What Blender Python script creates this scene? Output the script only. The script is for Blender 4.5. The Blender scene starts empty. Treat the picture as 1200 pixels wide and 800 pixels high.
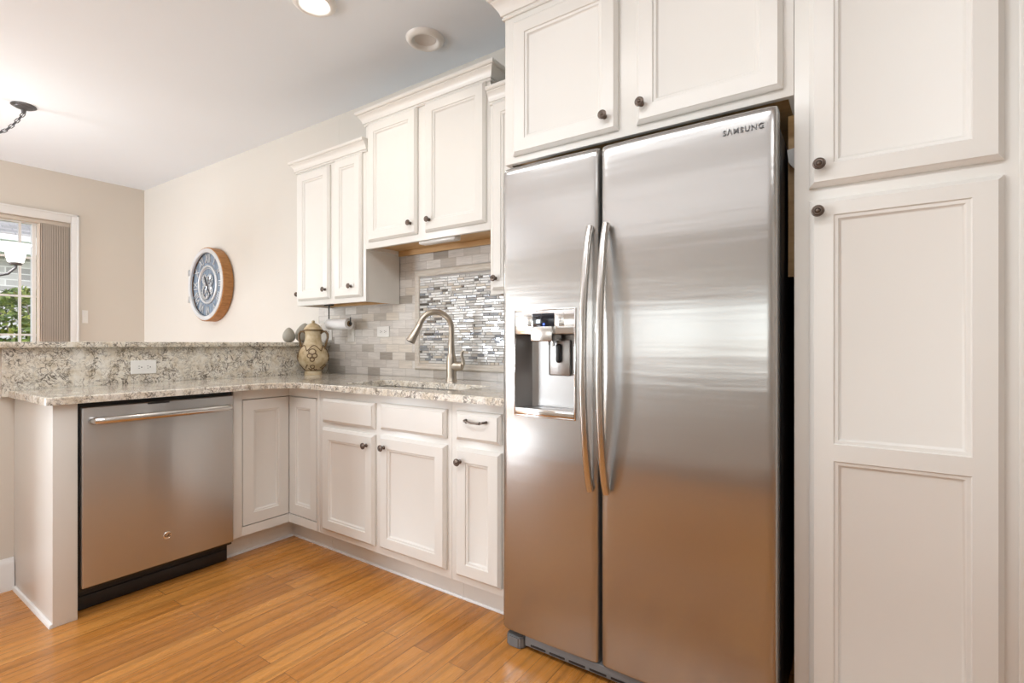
import bpy, bmesh, math, random
from mathutils import Vector, Matrix
random.seed(7)
S = bpy.context.scene
C = S.collection
PI = math.pi

# ------------------------------------------------------------------ camera, sky, lights, exposure
cam_d = bpy.data.cameras.new('camera'); cam = bpy.data.objects.new('camera', cam_d); C.objects.link(cam)
cam_d.sensor_width = 36; cam_d.lens = 588.32 / 1200 * 36; cam_d.clip_start = 0.02
cam_d.shift_y = (401.8 - 400) / 1200
cam.location = (0, 0, 1.10); cam.rotation_euler = (PI / 2, 0, math.radians(34.532))
S.camera = cam
S.view_settings.view_transform = 'Standard'; S.view_settings.look = 'None'
S.view_settings.exposure = 0.38; S.view_settings.gamma = 1; S.view_settings.use_curve_mapping = False

W = bpy.data.worlds.new('sky'); S.world = W; W.use_nodes = True
nt = W.node_tree; bg = nt.nodes['Background']; sky = nt.nodes.new('ShaderNodeTexSky')
sky.sky_type = 'NISHITA'; sky.sun_disc = False; sky.sun_elevation = math.radians(48); sky.sun_rotation = 2.0
hs = nt.nodes.new('ShaderNodeHueSaturation'); hs.inputs['Saturation'].default_value = .4
nt.links.new(sky.outputs[0], hs.inputs['Color']); nt.links.new(hs.outputs[0], bg.inputs[0]); bg.inputs[1].default_value = 0.42

def area(name, loc, rot, sx, sy, power, col=(1, 1, 1)):
    l = bpy.data.lights.new(name, 'AREA'); l.shape = 'RECTANGLE'; l.size = sx; l.size_y = sy
    l.energy = power; l.color = col
    o = bpy.data.objects.new(name, l); C.objects.link(o); o.location = loc; o.rotation_euler = rot
    return o
# daylight coming in through the windows of the wall behind the camera and the dining room
area('window_daylight', (-2.05, -3.52, 1.30), (PI / 2, 0, 0), 1.3, .85, 2.2, (0.88, 0.95, 1.0))
area('window_daylight', (-0.35, -3.52, 1.30), (PI / 2, 0, 0), 1.3, .85, 2.2, (0.88, 0.95, 1.0))
area('window_daylight', (-5.35, -3.52, 1.0), (PI / 2 + .06, 0, -.05), 1.3, 1.3, 125, (0.86, 0.93, 1.0))

# unseen area panels added under the ceiling as fill light, not real fixtures
area('ceiling_fill', (-1.2, -2.2, 2.66), (0, 0, 0), 3.2, 2.0, 12, (0.95, 0.97, 1.0))
area('ceiling_fill', (-1.1, .05, 2.66), (0, 0, 0), 2.6, .7, 30, (0.95, 0.97, 1.0))
area('ceiling_fill', (1.3, -.6, 2.66), (0, 0, 0), .9, 1.0, 10, (0.95, 0.97, 1.0))

# ------------------------------------------------------------------ material helpers
class NT:
    def __init__(s, name):
        s.m = bpy.data.materials.new(name); s.m.use_nodes = True
        s.t = s.m.node_tree; s.b = s.t.nodes['Principled BSDF']
    def n(s, typ, **kw):
        x = s.t.nodes.new('ShaderNode' + typ)
        for k, v in kw.items(): setattr(x, k, v)
        return x
    def l(s, a, b): s.t.links.new(a, b)
    def coords(s, scale=(1, 1, 1), rot=(0, 0, 0), out='Object'):
        tc = s.n('TexCoord'); mp = s.n('Mapping'); mp.inputs['Scale'].default_value = scale; mp.inputs['Rotation'].default_value = rot
        s.l(tc.outputs[out], mp.inputs[0]); return mp.outputs[0]
    def noise(s, vec, scale, detail=4, rough=.5, dist=0):
        x = s.n('TexNoise'); x.inputs['Scale'].default_value = scale; x.inputs['Detail'].default_value = detail
        x.inputs['Roughness'].default_value = rough; x.inputs['Distortion'].default_value = dist
        if vec is not None: s.l(vec, x.inputs['Vector'])
        return x
    def ramp(s, fac, stops):
        r = s.n('ValToRGB'); cr = r.color_ramp
        while len(cr.elements) < len(stops): cr.elements.new(.5)
        for e, (p, c) in zip(cr.elements, stops):
            e.position = p; e.color = (c, c, c, 1) if isinstance(c, (int, float)) else (*c, 1)
        s.l(fac, r.inputs[0]); return r.outputs[0]
    def mix(s, fac, a, b, mode='MIX'):
        x = s.n('Mix', data_type='RGBA', blend_type=mode)
        for sock, v in ((x.inputs[0], fac), (x.inputs[6], a), (x.inputs[7], b)):
            if hasattr(v, 'is_linked'): s.l(v, sock)
            elif isinstance(v, (int, float)): sock.default_value = v
            else: sock.default_value = (*v, 1)
        return x.outputs[2]
    def math(s, op, a, b=None, clamp=False):
        x = s.n('Math', operation=op); x.use_clamp = clamp
        for sock, v in ((x.inputs[0], a), (x.inputs[1], b)):
            if v is None: continue
            if hasattr(v, 'is_linked'): s.l(v, sock)
            else: sock.default_value = v
        return x.outputs[0]
    def bump(s, h, strength=.2, dist=.002):
        b = s.n('Bump'); b.inputs['Strength'].default_value = strength; b.inputs['Distance'].default_value = dist
        s.l(h, b.inputs['Height']); s.l(b.outputs[0], s.b.inputs['Normal'])
    def set(s, **kw):
        for k, v in kw.items():
            sock = s.b.inputs[k.replace('_', ' ')]
            if hasattr(v, 'is_linked'): s.l(v, sock)
            elif sock.type == 'RGBA': sock.default_value = (*v, 1)
            else: sock.default_value = v
        return s
def plain(name, col, rough=.5, metal=0., var=.04, **kw):
    k = NT(name); v = k.coords(); n = k.noise(v, 6, 3)
    c = k.mix(n.outputs[0], tuple(x * (1 - var) for x in col), tuple(min(1, x * (1 + var)) for x in col))
    k.set(Base_Color=c, Roughness=rough, Metallic=metal, **kw); return k.m

M = {}
M['paint'] = plain('cabinet_paint', (.795, .775, .73), .32, 0, .015)
M['trimwhite'] = plain('trim_paint', (.84, .83, .81), .35, 0, .01)
def wallpaint(name, col):
    k = NT(name); v = k.coords(); n = k.noise(v, 180, 2); n2 = k.noise(v, 1.5, 2)
    c = k.mix(n2.outputs[0], tuple(x * .98 for x in col), tuple(x * 1.02 for x in col))
    k.set(Base_Color=c, Roughness=.75); k.bump(n.outputs[0], .08, .001); return k.m
M['wall'] = wallpaint('beige_wall_paint', (.70, .645, .57))
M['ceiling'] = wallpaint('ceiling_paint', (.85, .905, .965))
M['plaster'] = wallpaint('pale_wall_paint', (.70, .67, .615))
M['black'] = plain('black_plastic', (.012, .012, .013), .4)
M['darkgrey'] = plain('dark_grey_enamel', (.045, .045, .048), .42)
M['grey'] = plain('grey_plastic', (.17, .175, .18), .45)
M['white'] = plain('white_plastic', (.86, .85, .82), .3)
M['slot'] = plain('dark_slot', (.05, .045, .04), .6)
M['bronze'] = plain('oiled_bronze', (.15, .118, .098), .32, .85, .25)
M['nickel'] = plain('brushed_nickel', (.56, .50, .42), .35, 1., .03)
M['chrome'] = plain('polished_chrome', (.78, .78, .78), .12, 1., .01)
M['iron'] = plain('dark_iron', (.14, .14, .15), .4, .6, .2)
M['paper'] = plain('paper_towel', (.86, .86, .86), .9)
M['card'] = plain('cardboard', (.26, .16, .075), .85)
M['stonegrey'] = plain('grey_glazed_stone', (.37, .345, .29), .5, 0, .22)
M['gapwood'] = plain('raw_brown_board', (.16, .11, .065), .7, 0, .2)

def steel(name, axis, rough=.26, col=(.60, .575, .545), stretch=(1, 1, 1), rot=0., wave=(.5, .5, 8), aniso=.72, haze=.28):
    k = NT(name); v = k.coords(stretch); n = k.noise(v, 60, 3, .6)
    c = k.mix(n.outputs[0], tuple(x * .985 for x in col), tuple(x * 1.015 for x in col))
    k.set(Base_Color=c, Roughness=rough, Metallic=1., Anisotropic=aniso, Anisotropic_Rotation=rot)
    tg = k.n('Tangent', direction_type='RADIAL', axis=axis); k.l(tg.outputs[0], k.b.inputs['Tangent'])
    w = k.noise(k.coords(wave), 1.6, 3, .55); k.bump(w.outputs[0], .35, .004)
    b2 = k.n('BsdfPrincipled'); k.l(c, b2.inputs['Base Color']); b2.inputs['Roughness'].default_value = .52; b2.inputs['Metallic'].default_value = 1.
    mx = k.n('MixShader'); mx.inputs[0].default_value = haze; k.l(k.b.outputs[0], mx.inputs[1]); k.l(b2.outputs[0], mx.inputs[2]); k.l(mx.outputs[0], k.t.nodes['Material Output'].inputs[0])
    return k.m
M['steel_h'] = steel('stainless_horizontal_sheen', 'Z', .20, (.50, .494, .482), (1, 1, 30), 0., (.45, .45, 7))
M['steel_v'] = steel('stainless_vertical_sheen', 'Z', .22, (.58, .575, .57), (30, 30, 1), .25, (7, 7, .45), .95, .42)
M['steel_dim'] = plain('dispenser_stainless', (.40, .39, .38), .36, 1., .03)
M['steel'] = plain('satin_stainless', (.66, .65, .63), .22, 1., .03)

def wood(name, c0, c1, c2, scale, stretch, rough=.4):
    k = NT(name); v = k.coords(stretch); n = k.noise(v, scale, 6, .6, .4)
    c = k.ramp(n.outputs[0], [(.25, c0), (.5, c1), (.75, c2)]); k.set(Base_Color=c, Roughness=rough); return k.m
M['maple'] = wood('maple_veneer', (.50, .29, .11), (.60, .37, .16), (.66, .43, .20), 3, (2, 20, 20), .45)
M['clockwood'] = wood('clock_wood', (.26, .10, .03), (.42, .19, .055), (.50, .25, .09), 5, (3, 3, 14), .5)
M['trunk'] = wood('tree_bark', (.20, .15, .12), (.33, .27, .22), (.42, .36, .31), 8, (3, 3, 1), .9)

def floor_mat():
    k = NT('oak_strip_floor'); v = k.coords((1, 1, 1), (0, 0, PI / 2))
    b = k.n('TexBrick'); b.offset = .37; b.offset_frequency = 2; b.squash = 1
    k.l(v, b.inputs['Vector'])
    for nme, val in (('Scale', 1), ('Mortar Size', .0011), ('Mortar Smooth', .2), ('Bias', 0), ('Brick Width', .95), ('Row Height', .083)): b.inputs[nme].default_value = val
    b.inputs['Color1'].default_value = (0, 0, 0, 1); b.inputs['Color2'].default_value = (1, 1, 1, 1); b.inputs['Mortar'].default_value = (.5, .5, .5, 1)
    sh = k.n('VectorMath', operation='MULTIPLY_ADD'); k.l(b.outputs[0], sh.inputs[0]); sh.inputs[1].default_value = (7, 13, 3); k.l(v, sh.inputs[2])
    mp = k.n('Mapping'); mp.inputs['Scale'].default_value = (1.3, 15, 1); k.l(sh.outputs[0], mp.inputs[0])
    g = k.noise(mp.outputs[0], 3.2, 8, .68, 1.6)
    mp2 = k.n('Mapping'); mp2.inputs['Scale'].default_value = (.9, 7, 1); k.l(sh.outputs[0], mp2.inputs[0])
    wv = k.n('TexWave', wave_type='RINGS', rings_direction='Z'); wv.inputs['Scale'].default_value = .9; wv.inputs['Distortion'].default_value = 11; wv.inputs['Detail'].default_value = 4; wv.inputs['Detail Scale'].default_value = .8
    k.l(mp2.outputs[0], wv.inputs[0])
    base = k.ramp(b.outputs[0], [(0, (.46, .180, .034)), (.35, (.53, .215, .042)), (.7, (.585, .245, .051)), (1, (.63, .280, .066))])
    gr = k.ramp(g.outputs[0], [(.28, .55), (.42, .94), (.7, 1.06)])
    wr = k.ramp(wv.outputs[0], [(0, .58), (.30, .96), (1, 1.05)])
    c = k.mix(1., base, gr, 'MULTIPLY'); c = k.mix(.55, c, wr, 'MULTIPLY')
    c = k.mix(b.outputs['Fac'], c, (.16, .065, .018))
    rr = k.ramp(g.outputs[0], [(.3, .33), (.7, .24)])
    k.set(Base_Color=c, Roughness=rr, Coat_Weight=.25, Coat_Roughness=.15)
    h = k.math('SUBTRACT', k.math('MULTIPLY', g.outputs[0], .2), b.outputs['Fac']); k.bump(h, .25, .001)
    return k.m
M['floor'] = floor_mat()

def granite():
    k = NT('cream_veined_quartz'); v = k.coords()
    def vein(scale, dist, w):
        n = k.noise(v, scale, 5, .58, dist); d = k.math('ABSOLUTE', k.math('SUBTRACT', n.outputs[0], .5))
        return k.ramp(d, [(0, 1), (w * .45, .7), (w, 0)])
    v1 = vein(26, .9, .035); v2 = vein(60, .6, .045); v3 = vein(15, 1.4, .022)
    m1 = k.ramp(k.noise(v, 11, 4, .6).outputs[0], [(.42, .10), (.56, 1.0)]); m2 = k.ramp(k.noise(v, 17, 4, .65).outputs[0], [(.42, .05), (.62, .8)])
    sp = k.ramp(k.noise(v, 130, 3, .6).outputs[0], [(.30, .55), (.40, 0)])
    base = k.ramp(k.noise(v, 24, 5, .68, .4).outputs[0], [(.30, (.56, .475, .35)), (.43, (.74, .67, .56)), (.56, (.81, .765, .68)), (.72, (.88, .85, .79))])
    c = k.mix(k.math('MULTIPLY', sp, m2), base, (.30, .235, .155))
    c = k.mix(k.math('MULTIPLY', v2, m2), c, (.22, .16, .105))
    c = k.mix(k.math('MULTIPLY', v1, m1), c, (.085, .066, .05))
    c = k.mix(k.math('MULTIPLY', v3, m2), c, (.10, .085, .075))
    k.set(Base_Color=c, Roughness=.14, Coat_Weight=.3, Coat_Roughness=.05); return k.m
M['granite'] = granite()

def tile():
    k = NT('marble_subway_tile'); tc = k.n('TexCoord'); sx = k.n('SeparateXYZ'); k.l(tc.outputs['Object'], sx.inputs[0])
    cx = k.n('CombineXYZ'); k.l(sx.outputs[0], cx.inputs[0]); k.l(sx.outputs[2], cx.inputs[1])
    b = k.n('TexBrick'); b.offset = .5; k.l(cx.outputs[0], b.inputs['Vector'])
    for nme, val in (('Scale', 1), ('Mortar Size', .0011), ('Mortar Smooth', .1), ('Bias', 0), ('Brick Width', .118), ('Row Height', .0502)): b.inputs[nme].default_value = val
    b.inputs['Color1'].default_value = (0, 0, 0, 1); b.inputs['Color2'].default_value = (1, 1, 1, 1); b.inputs['Mortar'].default_value = (.5, .5, .5, 1)
    sh = k.n('VectorMath', operation='MULTIPLY_ADD'); k.l(b.outputs[0], sh.inputs[0]); sh.inputs[1].default_value = (3, 9, 5); k.l(cx.outputs[0], sh.inputs[2])
    mp = k.n('Mapping'); mp.inputs['Scale'].default_value = (4, 40, 1); k.l(sh.outputs[0], mp.inputs[0])
    n = k.noise(mp.outputs[0], 2.0, 4, .6, .6)
    base = k.ramp(b.outputs[0], [(0, (.38, .34, .30)), (.09, (.50, .46, .41)), (.22, (.66, .62, .58)), (.7, (.78, .75, .71)), (1, (.74, .68, .60))])
    c = k.mix(1., base, k.ramp(n.outputs[0], [(.3, .84), (.6, 1.03)]), 'MULTIPLY'); c = k.mix(b.outputs['Fac'], c, (.46, .43, .39))
    k.set(Base_Color=c, Roughness=.22); k.bump(k.math('SUBTRACT', 1., b.outputs['Fac']), .4, .001); return k.m
M['tile'] = tile()
M['limestone'] = wood('limestone_moulding', (.58, .52, .45), (.66, .61, .54), (.72, .68, .62), 4, (3, 3, 22), .3)
M['mos_a'] = plain('mosaic_white_glass', (.76, .76, .75), .12, .12)
M['mos_b'] = plain('mosaic_grey_stone', (.50, .475, .44), .3)
M['mos_c'] = plain('mosaic_blue_grey_glass', (.40, .43, .47), .06, .5)
M['mos_d'] = plain('mosaic_dark_metal', (.13, .115, .10), .2, .6)
M['mos_e'] = plain('mosaic_beige_stone', (.60, .53, .44), .35)
M['grout'] = plain('pale_grout', (.40, .38, .36), .8)

def glassmat():
    k = NT('window_glass'); k.set(Base_Color=(1, 1, 1), Roughness=0., IOR=1.45, Transmission_Weight=1.)
    tr = k.n('BsdfTransparent'); gl = k.n('BsdfGlossy'); gl.inputs['Roughness'].default_value = .02
    fr = k.n('Fresnel'); fr.inputs[0].default_value = 1.35; mx = k.n('MixShader')
    k.l(fr.outputs[0], mx.inputs[0]); k.l(tr.outputs[0], mx.inputs[1]); k.l(gl.outputs[0], mx.inputs[2])
    k.l(mx.outputs[0], k.t.nodes['Material Output'].inputs[0]); return k.m
M['glass'] = glassmat()
k = NT('frosted_shade_glass'); k.set(Base_Color=(.95, .94, .92), Roughness=.3, Emission_Color=(1, .97, .93), Emission_Strength=1.6); M['shadeglass'] = k.m
k = NT('lit_lamp_lens'); k.set(Base_Color=(.95, .95, .93), Roughness=.4, Emission_Color=(1, .97, .9), Emission_Strength=9.); M['lit'] = k.m
M['lens'] = plain('frosted_lamp_lens', (.72, .68, .64), .5)
k = NT('display_screen'); k.set(Base_Color=(.012, .013, .02), Roughness=.08); M['screen'] = k.m
k = NT('blue_display_light'); k.set(Base_Color=(.05, .1, .5), Emission_Color=(.08, .18, 1.), Emission_Strength=1.2); M['bluelight'] = k.m

def jarmat():
    k = NT('aged_cream_ceramic'); v = k.coords(); n = k.noise(v, 20, 5, .65); n2 = k.noise(v, 5, 3)
    c = k.ramp(n.outputs[0], [(.3, (.40, .29, .15)), (.5, (.60, .48, .30)), (.7, (.70, .60, .42))]); k.set(Base_Color=c, Roughness=.35); return k.m
M['ceramic'] = jarmat()
M['ceramic_brown'] = plain('brown_glaze', (.17, .10, .04), .35, 0, .3)
def clockface():
    k = NT('blue_grey_plank_dial'); v = k.coords((1, 1, 1)); sx = k.n('SeparateXYZ'); k.l(v, sx.inputs[0])
    fr = k.math('FRACT', k.math('MULTIPLY', sx.outputs[0], 16.)); ln = k.ramp(fr, [(0, .35), (.06, 1), (.94, 1), (1, .35)])
    n = k.noise(k.coords((40, 1, 2)), 3, 5, .6)
    c = k.ramp(n.outputs[0], [(.3, (.15, .20, .27)), (.5, (.22, .28, .36)), (.7, (.34, .41, .49))]); c = k.mix(1., c, ln, 'MULTIPLY')
    k.set(Base_Color=c, Roughness=.55); return k.m
M['dial'] = clockface()
M['silver'] = plain('weathered_silver', (.62, .64, .66), .3, .7, .12)
M['clockwhite'] = plain('whitewashed_metal', (.72, .74, .76), .35, .3, .08)

def stonewall():
    k = NT('neighbour_stone'); tc = k.coords((1, 1, 1)); sx = k.n('SeparateXYZ'); k.l(tc, sx.inputs[0]); cx = k.n('CombineXYZ'); k.l(sx.outputs[1], cx.inputs[0]); k.l(sx.outputs[2], cx.inputs[1])
    b = k.n('TexBrick'); k.l(cx.outputs[0], b.inputs['Vector'])
    for nme, val in (('Scale', 1), ('Mortar Size', .012), ('Brick Width', .42), ('Row Height', .14)): b.inputs[nme].default_value = val
    b.inputs['Color1'].default_value = (.30, .28, .27, 1); b.inputs['Color2'].default_value = (.55, .52, .50, 1); b.inputs['Mortar'].default_value = (.62, .60, .58, 1)
    k.set(Base_Color=b.outputs[0], Roughness=.9); return k.m
M['stone'] = stonewall()
def shingle():
    k = NT('grey_roof_shingle'); tc = k.coords(); sx = k.n('SeparateXYZ'); k.l(tc, sx.inputs[0]); cx = k.n('CombineXYZ'); k.l(sx.outputs[1], cx.inputs[0]); k.l(sx.outputs[0], cx.inputs[1])
    b = k.n('TexBrick'); k.l(cx.outputs[0], b.inputs['Vector'])
    for nme, val in (('Scale', 1), ('Mortar Size', .006), ('Brick Width', .3), ('Row Height', .12)): b.inputs[nme].default_value = val
    b.inputs['Color1'].default_value = (.22, .205, .19, 1); b.inputs['Color2'].default_value = (.36, .335, .31, 1); b.inputs['Mortar'].default_value = (.16, .16, .17, 1)
    k.set(Base_Color=b.outputs[0], Roughness=.9); return k.m
M['shingle'] = shingle()
M['fascia'] = plain('white_fascia', (.85, .86, .88), .5)
def leafmat():
    k = NT('leaf_green'); oi = k.noise(k.coords(), 9, 3)
    c = k.ramp(oi.outputs[0], [(.3, (.045, .085, .018)), (.5, (.16, .22, .035)), (.66, (.42, .44, .10))]); k.set(Base_Color=c, Roughness=.5); return k.m
M['leaf'] = leafmat()
M['grass'] = plain('lawn_grass', (.16, .22, .08), .9, 0, .3)
M['blind'] = plain('blind_head_rail', (.66, .60, .53), .6, 0, .03)
k = NT('blind_vane_fabric'); df = k.n('BsdfDiffuse'); tl = k.n('BsdfTranslucent'); mx = k.n('MixShader'); mx.inputs[0].default_value = .4
df.inputs[0].default_value = (.90, .82, .72, 1); tl.inputs[0].default_value = (.80, .70, .60, 1)
k.l(df.outputs[0], mx.inputs[1]); k.l(tl.outputs[0], mx.inputs[2]); k.l(mx.outputs[0], k.t.nodes['Material Output'].inputs[0]); M['vane'] = k.m

# ------------------------------------------------------------------ mesh helpers
class MB:
    def __init__(s): s.bm = bmesh.new(); s.mi = 0
    def face(s, vs):
        try:
            f = s.bm.faces.new(vs); f.material_index = s.mi; return f
        except ValueError: return None
    def v(s, p): return s.bm.verts.new(p)
    def box(s, x0, x1, y0, y1, z0, z1, bev=0., seg=2):
        vs = [s.v((x, y, z)) for x in (x0, x1) for y in (y0, y1) for z in (z0, z1)]
        fs = [s.face([vs[i] for i in q]) for q in ((0, 1, 3, 2), (4, 6, 7, 5), (0, 4, 5, 1), (2, 3, 7, 6), (0, 2, 6, 4), (1, 5, 7, 3))]
        if bev:
            es = {e for f in fs for e in f.edges}
            bmesh.ops.bevel(s.bm, geom=list(es), offset=bev, segments=seg, affect='EDGES', profile=.5)
        return s
    def prism(s, pts, z0, z1, T=None):
        T = T or (lambda a, b, d: (a, b, d))
        lo = [s.v(T(a, b, z0)) for a, b in pts]; hi = [s.v(T(a, b, z1)) for a, b in pts]; n = len(pts)
        s.face(lo[::-1]); s.face(hi)
        for i in range(n): s.face([lo[i], lo[(i + 1) % n], hi[(i + 1) % n], hi[i]])
        return s
    def loft(s, rings, closed=True, cap=True):
        R = [[s.v(p) for p in r] for r in rings]
        for a, b in zip(R, R[1:]):
            n = len(a)
            for i in range(n if closed else n - 1): s.face([a[i], a[(i + 1) % n], b[(i + 1) % n], b[i]])
        if cap: s.face(R[0][::-1]); s.face(R[-1])
        return s
    def lathe(s, prof, o=(0, 0, 0), axis='Z', n=32, cap=True):
        o = Vector(o); rings = []
        for r, h in prof:
            ring = []
            for i in range(n):
                a = 2 * PI * i / n; u, w = r * math.cos(a), r * math.sin(a)
                p = {'Z': (u, w, h), 'Y': (u, h, w), 'X': (h, u, w)}[axis]; ring.append(o + Vector(p))
            rings.append(ring)
        return s.loft(rings, True, cap)
    def tube(s, pts, r, n=12, cap=True, flat=None):
        pts = [Vector(p) for p in pts]; m = len(pts); rr = r if isinstance(r, (list, tuple)) else [r] * m
        prev = None; rings = []
        for i, p in enumerate(pts):
            t = (pts[min(i + 1, m - 1)] - pts[max(i - 1, 0)]).normalized()
            if prev is None:
                u = t.cross(Vector((0, 0, 1)));
                if u.length < 1e-3: u = t.cross(Vector((1, 0, 0)))
                u.normalize()
            else: u = (prev - t * prev.dot(t)).normalized()
            prev = u; w = t.cross(u); fl = flat or 1.
            rings.append([p + (u * math.cos(2 * PI * k / n) + w * math.sin(2 * PI * k / n) * fl) * rr[i] for k in range(n)])
        return s.loft(rings, True, cap)
    def torus(s, c, R, r, axis='Z', n=32, k=8, sq=(1, 1)):
        c = Vector(c); rings = []
        for i in range(n):
            a = 2 * PI * i / n; ring = []
            for j in range(k):
                b = 2 * PI * j / k; q = R + r * math.cos(b); u, w, h = q * math.cos(a) * sq[0], q * math.sin(a) * sq[1], r * math.sin(b)
                ring.append(c + Vector({'Z': (u, w, h), 'Y': (u, h, w), 'X': (h, u, w)}[axis]))
            rings.append(ring)
        return s.loft(rings + [rings[0]], True, False)
    def build(s, name, mat, parent=None, loc=None, sharp=35, wp=None):
        bm = s.bm; bmesh.ops.remove_doubles(bm, verts=bm.verts, dist=1e-6)
        bmesh.ops.recalc_face_normals(bm, faces=bm.faces)
        off = Vector(loc) if loc is not None else (wp if wp is not None else root_loc(parent))
        if off.length: bmesh.ops.translate(bm, verts=bm.verts, vec=-off)
        me = bpy.data.meshes.new(name); bm.to_mesh(me); bm.free()
        for p in me.polygons: p.use_smooth = True
        me.set_sharp_from_angle(angle=math.radians(sharp))
        for x in (mat if isinstance(mat, (list, tuple)) else [mat]): me.materials.append(x)
        o = bpy.data.objects.new(name, me); C.objects.link(o)
        if parent is not None: o.parent = parent
        else: o.location = off
        return o
def root_loc(p):
    v = Vector((0, 0, 0))
    while p is not None: v = v + Vector(p.location); p = p.parent
    return v
def tag(o, label, cat, group=None, kind=None):
    if label: o['label'] = label
    if cat: o['category'] = cat
    if group: o['group'] = group
    if kind: o['kind'] = kind
    return o
def thing(name, label, cat, loc, group=None):
    o = bpy.data.objects.new(name, None); C.objects.link(o); o.location = loc; o.empty_display_size = .1
    return tag(o, label, cat, group)
def struct(o, label=None, cat=None): return tag(o, label, cat, None, 'structure')
def text(name, s, size, mat, parent, mtx, depth=.0008, spacing=1., bold=0.):
    cu = bpy.data.curves.new(name, 'FONT'); cu.body = s; cu.size = size; cu.extrude = depth; cu.align_x = 'CENTER'; cu.align_y = 'CENTER'; cu.space_character = spacing; cu.offset = bold
    tmp = bpy.data.objects.new(name + '_curve', cu); C.objects.link(tmp)
    me = bpy.data.meshes.new_from_object(tmp.evaluated_get(bpy.context.evaluated_depsgraph_get()))
    bpy.data.objects.remove(tmp); me.name = name; me.transform(Matrix.Translation(-root_loc(parent)) @ mtx)
    me.materials.clear(); me.materials.append(mat)
    o = bpy.data.objects.new(name, me); C.objects.link(o); o.parent = parent; return o
# frames of reference: a = along the face, b = up, d = out of the face
def FY(y): return lambda a, b, d: (a, y - d, b)          # facing -Y (into the kitchen from the sink wall)
def FX(x): return lambda a, b, d: (x + d, a, b)          # facing +X
def FXm(x): return lambda a, b, d: (x - d, a, b)         # facing -X

def panel_door(T, a0, a1, b0, b1, panels=None, stile=.056, th=.02, back=0., ez=1.):
    """overlay door with eased outer edge, ogee inner moulding and recessed flat panels"""
    m = MB(); V = lambda a, b, d: m.v(T(a, b, d))
    def ring(i, d, A0=a0, A1=a1, B0=b0, B1=b1): return [V(A0 + i, B0 + i, d), V(A1 - i, B0 + i, d), V(A1 - i, B1 - i, d), V(A0 + i, B1 - i, d)]
    def join(p, q):
        for i in range(4): m.face([p[i], p[(i + 1) % 4], q[(i + 1) % 4], q[i]])
    r0 = ring(0, back); m.face(r0[::-1])
    r1 = ring(0, th * .45); join(r0, r1); r2 = ring(.003 * ez, th * .62); join(r1, r2); r2b = ring(.009 * ez, th * .80); join(r2, r2b); r3 = ring(.012 * ez, th); join(r2b, r3)
    if panels is None: panels = [(b0 + stile, b1 - stile)]
    e = .012 * ez; xs = [a0 + e, a0 + stile, a1 - stile, a1 - e]; zs = [b0 + e]
    for p in panels: zs += list(p)
    zs.append(b1 - e); g = [[V(x, z, th) for x in xs] for z in zs]
    hole = lambda i, j: j == 1 and i % 2 == 1
    for i in range(len(zs) - 1):
        for j in range(3):
            if not hole(i, j): m.face([g[i][j], g[i][j + 1], g[i + 1][j + 1], g[i + 1][j]])
    for (p0, p1) in panels:
        A = (a0 + stile, a1 - stile, p0, p1)
        q = ring(0, th, *A)
        for ins, d in ((.0025, th - .0035), (.010, th - .0055), (.015, th - .0115), (.0175, th - .0125)):
            q2 = ring(ins, d, *A); join(q, q2); q = q2
        m.face(q)
    return m
def slab_front(T, a0, a1, b0, b1, th=.02):
    m = MB(); prev = None
    for i, d in ((0, 0), (0, .008), (.004, .012), (.012, .016), (.014, th)):
        r = [m.v(T(*p, d)) for p in ((a0 + i, b0 + i), (a1 - i, b0 + i), (a1 - i, b1 - i), (a0 + i, b1 - i))]
        if prev is None: m.face(r[::-1])
        else:
            for k in range(4): m.face([prev[k], prev[(k + 1) % 4], r[(k + 1) % 4], r[k]])
        prev = r
    m.face(prev); return m

# round ringed knob, built once around the origin facing -Y; every other knob is a copy of it
def knob_mesh():
    m = MB()
    m.lathe([(.0, .0), (.009, 0), (.0085, -.003), (.0055, -.006), (.005, -.013), (.009, -.017), (.0145, -.019), (.0155, -.0215), (.0145, -.0245), (.0125, -.0252), (.0115, -.0245), (.0100, -.0262), (.0075, -.0265), (.0065, -.0258), (.0045, -.0285), (.002, -.0298), (0, -.030)], axis='Y', n=28, cap=False)
    return m
KN = None
def knob(parent, p, rz=0):
    global KN
    if KN is None: KN = knob_mesh().build('knob', M['bronze'], parent, wp=Vector((0, 0, 0))); o = KN
    else: o = KN.copy(); C.objects.link(o)
    o.parent = parent; o.location = Vector(p) - root_loc(parent); o.rotation_euler = (0, 0, rz); return o
def sweep(path, prof, closed_caps=True):
    """profile (out, z) swept along a plan polyline with mitred corners; out is to the right of travel"""
    m = MB(); rings = []; n = len(path); P = [Vector((x, y, 0)) for x, y in path]
    for i in range(n):
        d1 = (P[i] - P[i - 1]).normalized() if i else None; d2 = (P[i + 1] - P[i]).normalized() if i < n - 1 else None
        a = d1 or d2; b = d2 or d1; n1 = Vector((a.y, -a.x, 0)); n2 = Vector((b.y, -b.x, 0)); k = (n1 + n2) / (1 + n1.dot(n2))
        rings.append([P[i] + k * o + Vector((0, 0, z)) for o, z in prof])
    return m.loft(rings, True, True)

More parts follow.
